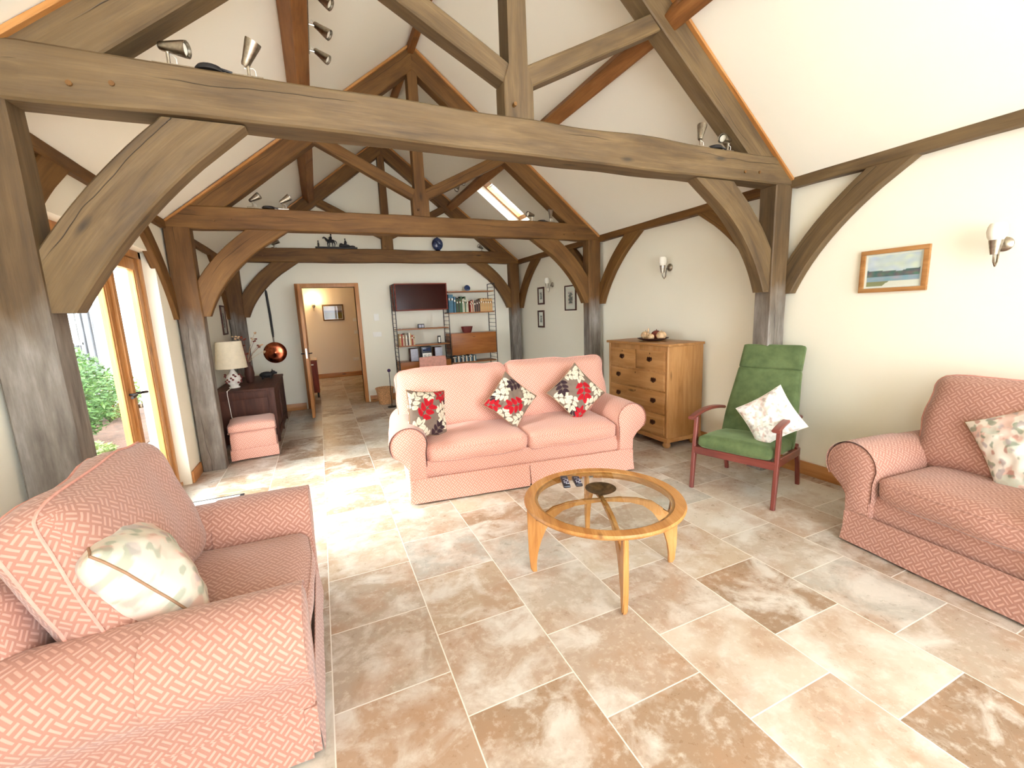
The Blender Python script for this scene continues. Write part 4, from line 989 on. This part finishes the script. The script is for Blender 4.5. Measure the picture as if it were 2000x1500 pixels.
bm = B(); tube(bm, [(2.58, SYF-.026, 1.085), (2.58, SYF-.034, 1.075), (2.62, SYF-.034, 1.075), (2.62, SYF-.026, 1.085)], .004, 6); fin(bm, 'pull_handle', 'drawer_pull', d_)
c_ = cabinet('drawer_cabinet', SX0+.014, SXM-.012, .44, .695, 0)
for z0, z1 in ((.445, .565), (.57, .69)): boxo('drawer_front', 'teak', c_, SX0+.02, SXM-.018, SYF-.022, SYF-.01, z0, z1, .002, 1)

ORD = 'first second third fourth fifth sixth seventh eighth ninth tenth eleventh twelfth thirteenth fourteenth fifteenth sixteenth seventeenth eighteenth nineteenth twentieth'.split()
def books(x0, x1, y, z, seedv, hr, tr, cols, grp, place, lean_end=False):
    random.seed(seedv); x = x0; i = 0
    names = {(70, 110, 130): 'blue', (60, 90, 60): 'green', (150, 50, 40): 'red', (196, 180, 150): 'cream', (190, 160, 110): 'tan', (60, 50, 48): 'dark', (228, 222, 208): 'white', (120, 90, 70): 'brown', (170, 176, 160): 'grey-green', (200, 150, 96): 'ochre'}
    while True:
        th = random.uniform(*tr); h = random.uniform(*hr); d = random.uniform(.13, .18)
        if x+th > x1: break
        c = cols(x, i); key = 'book_cloth_%s' % names[c].replace('-', '_')
        if key not in MT: plain(key, c, .7, var=.1, scale=40)
        o = thing('book', '%s book, %s from the left %s' % (names[c], ORD[i], place), 'book', (x, y, z), 0, grp); 
        for a, b, c0, c1, d0, d1, nm, mt in ((0, th, 0, d, 0, h, 'cover', key),):
            bm = B(); box(bm, 0, .003, 0, d, 0, h); box(bm, th-.003, th, 0, d, 0, h); box(bm, .003, th-.003, 0, .004, 0, h); fin(bm, 'cover', key, o, smooth=0)
        bm = B(); box(bm, .003, th-.003, .004, d-.004, .003, h-.004); fin(bm, 'pages', 'opal', o, smooth=0)
        bm = B(); box(bm, .004, th-.004, -.0006, 0, h*.68, h*.8); fin(bm, 'title_band', 'bronze' if i % 2 else 'opal', o, smooth=0)
        x += th+.0006; i += 1
def colsA(x, i):
    if x < SXM+.14: return (70, 110, 130)
    if x < SXM+.24: return ((60, 90, 60), (60, 50, 48))[i % 2]
    if x < SXM+.42: return ((170, 176, 160), (196, 180, 150), (60, 90, 60))[i % 3]
    if x < SXM+.50: return ((150, 50, 40), (196, 180, 150))[i % 2]
    if x < SXM+.62: return ((60, 50, 48), (120, 90, 70))[i % 2]
    return ((190, 160, 110), (200, 150, 96))[i % 2]
books(SXM+.025, SXM+.12, SYF+.05, 1.525, 1, (.3, .33), (.025, .035), lambda x, i: (70, 110, 130), 'tall blue books at the left of the upper shelf', 'among the tall ones on the upper right shelf')
books(SXM+.125, SXM+.42, SYF+.05, 1.525, 2, (.22, .29), (.018, .03), colsA, 'books left of centre on the upper shelf', 'in the mixed group, upper right shelf')
books(SXM+.425, SXM+.6, SYF+.05, 1.525, 3, (.17, .22), (.018, .028), colsA, 'books in the middle of the upper shelf', 'in the short group mid upper right shelf')
books(SXM+.605, SX1-.03, SYF+.05, 1.525, 4, (.22, .25), (.018, .024), colsA, 'books at the right of the upper shelf', 'in the tan row, upper right shelf')
books(SX0+.04, SX0+.34, SYF+.05, .985, 5, (.17, .22), (.02, .032), lambda x, i: ((190, 160, 110), (150, 50, 40), (196, 180, 150), (120, 90, 70), (228, 222, 208), (60, 50, 48), (228, 222, 208))[i % 7], 'books on the lower left shelf', 'on the lower left shelf')
books(SXM+.03, SXM+.5, SYF+.03, .615, 6, (.1, .13), (.018, .03), lambda x, i: ((60, 50, 48), (228, 222, 208), (70, 110, 130))[i % 3], 'small volumes below the bureau cabinet', 'in the row below the bureau cabinet')
t = thing('blue_plate', 'small round dark blue plate standing on the top right shelf', 'plate', (2.56, SYF+.1, 1.905))
bm = B(); lathe(bm, [(0, 0), (.04, .0), (.055, .006), (.056, .01), (.035, .006), (0, .005)], 28, M=Matrix.Translation((0, 0, .055)) @ Matrix.Rotation(radians(80), 4, 'X')); fin(bm, 'plate', 'blue_ceramic', t)
t = thing('wooden_basket', 'dark red-brown trug-shaped bowl standing on the bureau cabinet', 'bowl', (2.52, SYF+.12, 1.146))
bm = B(); lathe(bm, [(0, 0), (.075, 0), (.085, .02), (.115, .115), (.108, .118), (.07, .02), (0, .012)], 8); bmesh.ops.scale(bm, vec=(1, .6, 1), verts=bm.verts[:]); fin(bm, 'bowl', 'red_brown', t)
t = thing('desk_clock', 'small dark box clock on the middle left shelf', 'clock', (1.66, SYF+.08, 1.275)); bm = B(); box(bm, -.055, .055, 0, .05, 0, .075, .004); fin(bm, 'case', 'near_black', t)
bm = B(); box(bm, -.045, .0, -.002, 0, .012, .062); box(bm, .008, .045, -.002, 0, .012, .062); fin(bm, 'face', 'silver_plastic', t)
t = thing('white_saucer', 'tiny white dish at the left end of the middle left shelf', 'dish', (1.30, SYF+.07, 1.275)); bm = B(); lathe(bm, [(0, 0), (.02, 0), (.032, .018), (.02, .01), (0, .008)], 20); fin(bm, 'dish', 'white_ceramic', t)
t = thing('photo_frame', 'narrow upright photo frame on the lower left shelf', 'photo frame', (1.97, SYF+.08, .985)); bm = B(); box(bm, -.03, .03, 0, .012, 0, .14, .003); fin(bm, 'frame', 'near_black', t)
bm = B(); box(bm, -.017, .017, -.002, 0, .02, .115); fin(bm, 'photo', 'opal', t)
zd = .696
for x, lab in ((1.49, 'silver bookshelf speaker left of the stereo'), (1.93, 'silver bookshelf speaker right of the stereo')):
    t = thing('speaker', lab, 'speaker', (x, SYF+.02, zd), 0, 'stereo speakers on the drawer cabinet'); bm = B(); box(bm, -.07, .07, .01, .17, 0, .23, .004); fin(bm, 'cabinet', 'dark_wood', t, grain=3)
    bm = B(); box(bm, -.065, .065, .0, .01, .006, .224, .004); fin(bm, 'grille', 'silver_plastic', t)
t = thing('stereo', 'compact stereo with white front panel between two speakers', 'stereo', (1.71, SYF+.02, zd)); bm = B(); box(bm, -.09, .09, .008, .18, 0, .25, .005); fin(bm, 'case', 'black_plastic', t)
bm = B(); box(bm, -.075, .085, .0, .008, .03, .135, .003); p_ = fin(bm, 'front_panel', 'white_plastic', t)
bm = B()
for a, b, c0, c1 in ((-.05, -.042, .07, .11), (-.03, -.008, .1, .106), (-.03, -.024, .075, .1), (-.03, -.008, .07, .076)): box(bm, a, b, -.002, .0, c0, c1)
tube(bm, [(.04+.018*cos(q*pi/6), -.001, .09+.018*sin(q*pi/6)) for q in range(12)], .003, 5, closed=True); fin(bm, 'display_marks', 'near_black', p_)
boxo('display', 'blue_ceramic', t, -.07, .07, .002, .008, .17, .23, .002, 0)

# ---------------------------------------------------------------- behind the sofa
t = thing('desk_chair', 'chair with a plain pink back standing behind the sofa', 'chair', (1.68, 7.15, 0), 0)
bm = B(); cushion(bm, .46, .05, .32, .025, (0, .01, 0), (8, 3, 6), Matrix.Translation((0, .0, .66)) @ Matrix.Rotation(radians(-4), 4, 'X')); fin(bm, 'backrest', 'piping_pink', t, uv=False)
bm = B(); cushion(bm, .46, .42, .08, .03, (0, 0, .01), (8, 8, 3), Matrix.Translation((0, .22, .45))); fin(bm, 'seat', 'piping_pink', t, uv=False)
for x in (-.2, .2):
    for y in (.03, .4): bm = B(); tube(bm, [(x, y, 0), (x*.95, y, .42 if y > .1 else .55)], [.012, .018], 8); fin(bm, 'leg', 'dark_wood', t, grain=3)
t = thing('wicker_basket', 'wicker waste basket on the floor behind the sofa', 'basket', (.93, 7.72, 0))
bm = B(); lathe(bm, [(0, 0), (.11, 0), (.15, .27), (.155, .275), (.15, .28), (.14, .27), (.105, .01), (0, .01)], 28); fin(bm, 'basket', 'wicker', t)
bm = B(); tube(bm, [(.152*cos(a), .152*sin(a), .277) for a in [2*pi*k/24 for k in range(24)]], .009, 6, closed=True); fin(bm, 'rim', 'wicker', t)
t = thing('finial_stand', 'slim stand topped with a dark round knob behind the sofa', 'stand', (.98, 7.35, 0))
bm = B(); lathe(bm, [(0, 0), (.07, 0), (.07, .012), (.012, .022), (0, .022)], 20); fin(bm, 'base', 'black_metal', t)
bm = B(); tube(bm, [(0, 0, .02), (0, 0, .6)], .006, 8); fin(bm, 'pole', 'black_metal', t)
bm = B(); ell(bm, (0, 0, .62), (.028, .028, .028), None, 16, 10); fin(bm, 'knob', 'purple_glass', t)

# ---------------------------------------------------------------- wall plates, sockets
def plate_(label, cat, x, y, z, w, h, n, nm='light_switch', grp=None):
    t = thing(nm, label, cat, (x, y, z), 0, grp); bm = B(); box(bm, -w/2, w/2, -.008, 0, -h/2, h/2, .003); fin(bm, 'face_plate', 'white_plastic', t)
    for k in range(n): bm = B(); xx = (k-(n-1)/2)*w/max(n, 1)*.8; box(bm, xx-.008, xx+.008, -.012, -.008, -.012, .012, .001); fin(bm, 'rocker', 'white_plastic', t)
plate_('white thermostat on the wall right of the doorway, the upper plate', 'thermostat', .94, YB-.001, 1.5, .085, .12, 1, 'thermostat')
plate_('white double light switch right of the doorway, under the thermostat', 'light switch', .93, YB-.001, 1.2, .145, .085, 2)
plate_('white switch plate on the hallway wall right of the painting', 'light switch', .86, HY-.001, 1.46, .085, .085, 1)
plate_('small white switch on the hallway wall, under the upper plate', 'light switch', .86, HY-.001, 1.14, .085, .085, 1)
plate_('double socket low on the hallway wall, left of the single one', 'socket', .80, HY-.001, .44, .145, .085, 2, 'power_socket')
plate_('single socket low on the hallway wall, right of the double one', 'socket', .95, HY-.001, .44, .085, .085, 1, 'power_socket')

# ---------------------------------------------------------------- hallway
t = thing('hall_cabinet', 'small red-brown wooden cabinet in the hallway behind the open door', 'cabinet', (-.42, 9.1, 0))
boxo('carcass', 'red_cabinet', t, 0, .3, 0, .5, .1, .72, .006, 3); boxo('top', 'teak', t, -.01, .31, -.01, .51, .72, .745, .006, 2)
boxo('seat_pad', 'white_ceramic', t, .02, .24, -.005, .0, .64, .66, .001, 0)
for x in (.03, .27):
    for y in (.03, .47): bm = B(); tube(bm, [(x, y, 0), (x, y, .11)], [.014, .02], 8); fin(bm, 'foot', 'near_black', t)
area('daylight_hall', (HX0+.02, 10.86, 1.3), (0, radians(-90), 0), 1.0, 1.2, 42, (1, .96, .9))
bm = B()
for y in (10.22, 10.84, 11.46): box(bm, HX0, HX0+.015, y-.03, y+.03, .7, 1.85)
for z in (.7, 1.85): box(bm, HX0, HX0+.015, 10.19, 11.49, z-.03, z+.03)
struct(fin(bm, 'window_3', 'white_paint', smooth=0))
t = thing('net_curtain', 'sheer white curtain hanging on the hallway left wall', 'curtain', (HX0+.04, 10.2, .7)); bm = B(); n = 60; A = []
for i in range(n+1): A.append([bm.verts.new((.03*sin(i*.9)+.03, i*.022, z)) for z in (0, .35, .7, 1.15)])
for i in range(n):
    for j in range(3): bm.faces.new((A[i][j], A[i+1][j], A[i+1][j+1], A[i][j+1]))
bmesh.ops.solidify(bm, geom=bm.faces[:], thickness=.003); fin(bm, 'cloth', 'net_curtain', t, smooth=80)
bm = B(); tube(bm, [(.03, -.05, 1.16), (.03, 1.4, 1.16)], .009); fin(bm, 'rail', 'brushed_steel', t)

# ---------------------------------------------------------------- door mat
t = thing('door_mat', 'pale grey door mat with a black border inside the glazed doors', 'mat', (-1.03, 3.75, 0), 0)
bm = B(); box(bm, -.235, .235, -.55, .55, 0, .008, .002); fin(bm, 'pile', 'mat_grey', t)
bm = B()
for a, b, c0, c1 in ((-.25, .265, .55, .566), (-.25, .265, -.566, -.55), (.235, .265, -.55, .55), (-.25, -.235, -.55, .55)): box(bm, a, b, c0, c1, 0, .0085, .001)
fin(bm, 'border', 'near_black', t)

# ---------------------------------------------------------------- outside the glazed doors
bm = B(); box(bm, -9, WL-.26, -4, 16, -.2, -.06); struct(fin(bm, 'ground', 'paving', smooth=0))
t = thing('timber_barn', 'grey weatherboarded outbuilding seen through the glazed doors', 'building', (-5.2, 4, -.06))
bm = B(); random.seed(3); y = 0
while y < 10.5:
    wd = random.uniform(.17, .22); d = random.uniform(0, .02); box(bm, -.05-d, -d+.0, y+.004, y+wd, 0, 2.75, .003); y += wd
for k in range(26): box(bm, .0, .02, k*.4+.17, k*.4+.21, 0, 2.75)
fin(bm, 'board_wall', 'grey_boards', t, grain=3)
bm = B(); box(bm, -3, .25, -.2, 10.8, 2.75, 2.9); fin(bm, 'roof', 'grey_boards', t, grain=2)
for y in (6.6, 8.6):
    bm = B(); box(bm, .02, .05, y, y+.9, 1.2, 1.26); box(bm, .02, .05, y, y+.9, 2.2, 2.26)
    for k in (0, .42, .84): box(bm, .02, .05, y+k, y+k+.06, 1.2, 2.26)
    box(bm, .02, .045, y, y+.9, 1.7, 1.74); f_ = fin(bm, 'window', 'white_paint', t, smooth=0)
    bm = B(); box(bm, .022, .026, y+.03, y+.87, 1.23, 2.23); fin(bm, 'pane', 'glass', f_, smooth=0)
t = thing('wall_lantern', 'black lantern on the grey boarded outbuilding', 'lantern', (-5.17, 8.9, 1.75))
bm = B(); lathe(bm, [(0, 0), (.05, 0), (.08, .2), (.1, .21), (.02, .3), (0, .3)], 6, (.14, 0, 0)); tube(bm, [(0, 0, .1), (.05, 0, .3), (.14, 0, .32), (.14, 0, .29)], .01); fin(bm, 'lantern', 'near_black', t)
def bush(label, c, r, n, mat, seedv, grp=None, z0=0):
    random.seed(seedv); t = thing('shrub', label, 'shrub', c, 0, grp); bm = B()
    for k in range(n):
        d = Vector((random.gauss(0, 1), random.gauss(0, 1), random.gauss(0, 1))).normalized()*random.uniform(.55, 1)**.6
        p = Vector((d.x*r[0], d.y*r[1], r[2]+d.z*r[2])); p += d*.12*noise.noise(p*3)
        s = random.uniform(.02, .045); a = Vector((random.uniform(-1, 1), random.uniform(-1, 1), random.uniform(-.6, .6))).normalized(); b = a.orthogonal().normalized()
        v = [bm.verts.new(p+q) for q in (a*s, b*s*.4, -a*s, -b*s*.4)]; bm.faces.new(v)
    fin(bm, 'leaves', mat, t, smooth=0, uv=False, grain=-1)
    for k in range(7):
        bm = B(); a = k*.9; tube(bm, [(0, 0, 0), (.2*r[0]*cos(a), .2*r[1]*sin(a), r[2]*.6), (.6*r[0]*cos(a), .6*r[1]*sin(a), r[2]*1.3)], [.015, .01, .004], 5); fin(bm, 'stem', 'stem', t)
bush('large bushy green shrub outside the glazed doors', (-3.3, 7.2, -.06), (.75, .9, .72), 9000, 'leaf_green', 1)
bush('low pale green plant at the foot of the large shrub', (-2.5, 6.1, -.06), (.3, .35, .16), 1500, 'leaf_pale', 2)
bush('small pale shrub outside behind the right glazed door', (-3.4, 9.4, -.06), (.5, .6, .4), 2500, 'leaf_pale', 4)
bm = B(); box(bm, -4.6, -2.3, 5.6, 11, -.06, -.045); struct(fin(bm, 'flower_bed', 'soil', smooth=0))
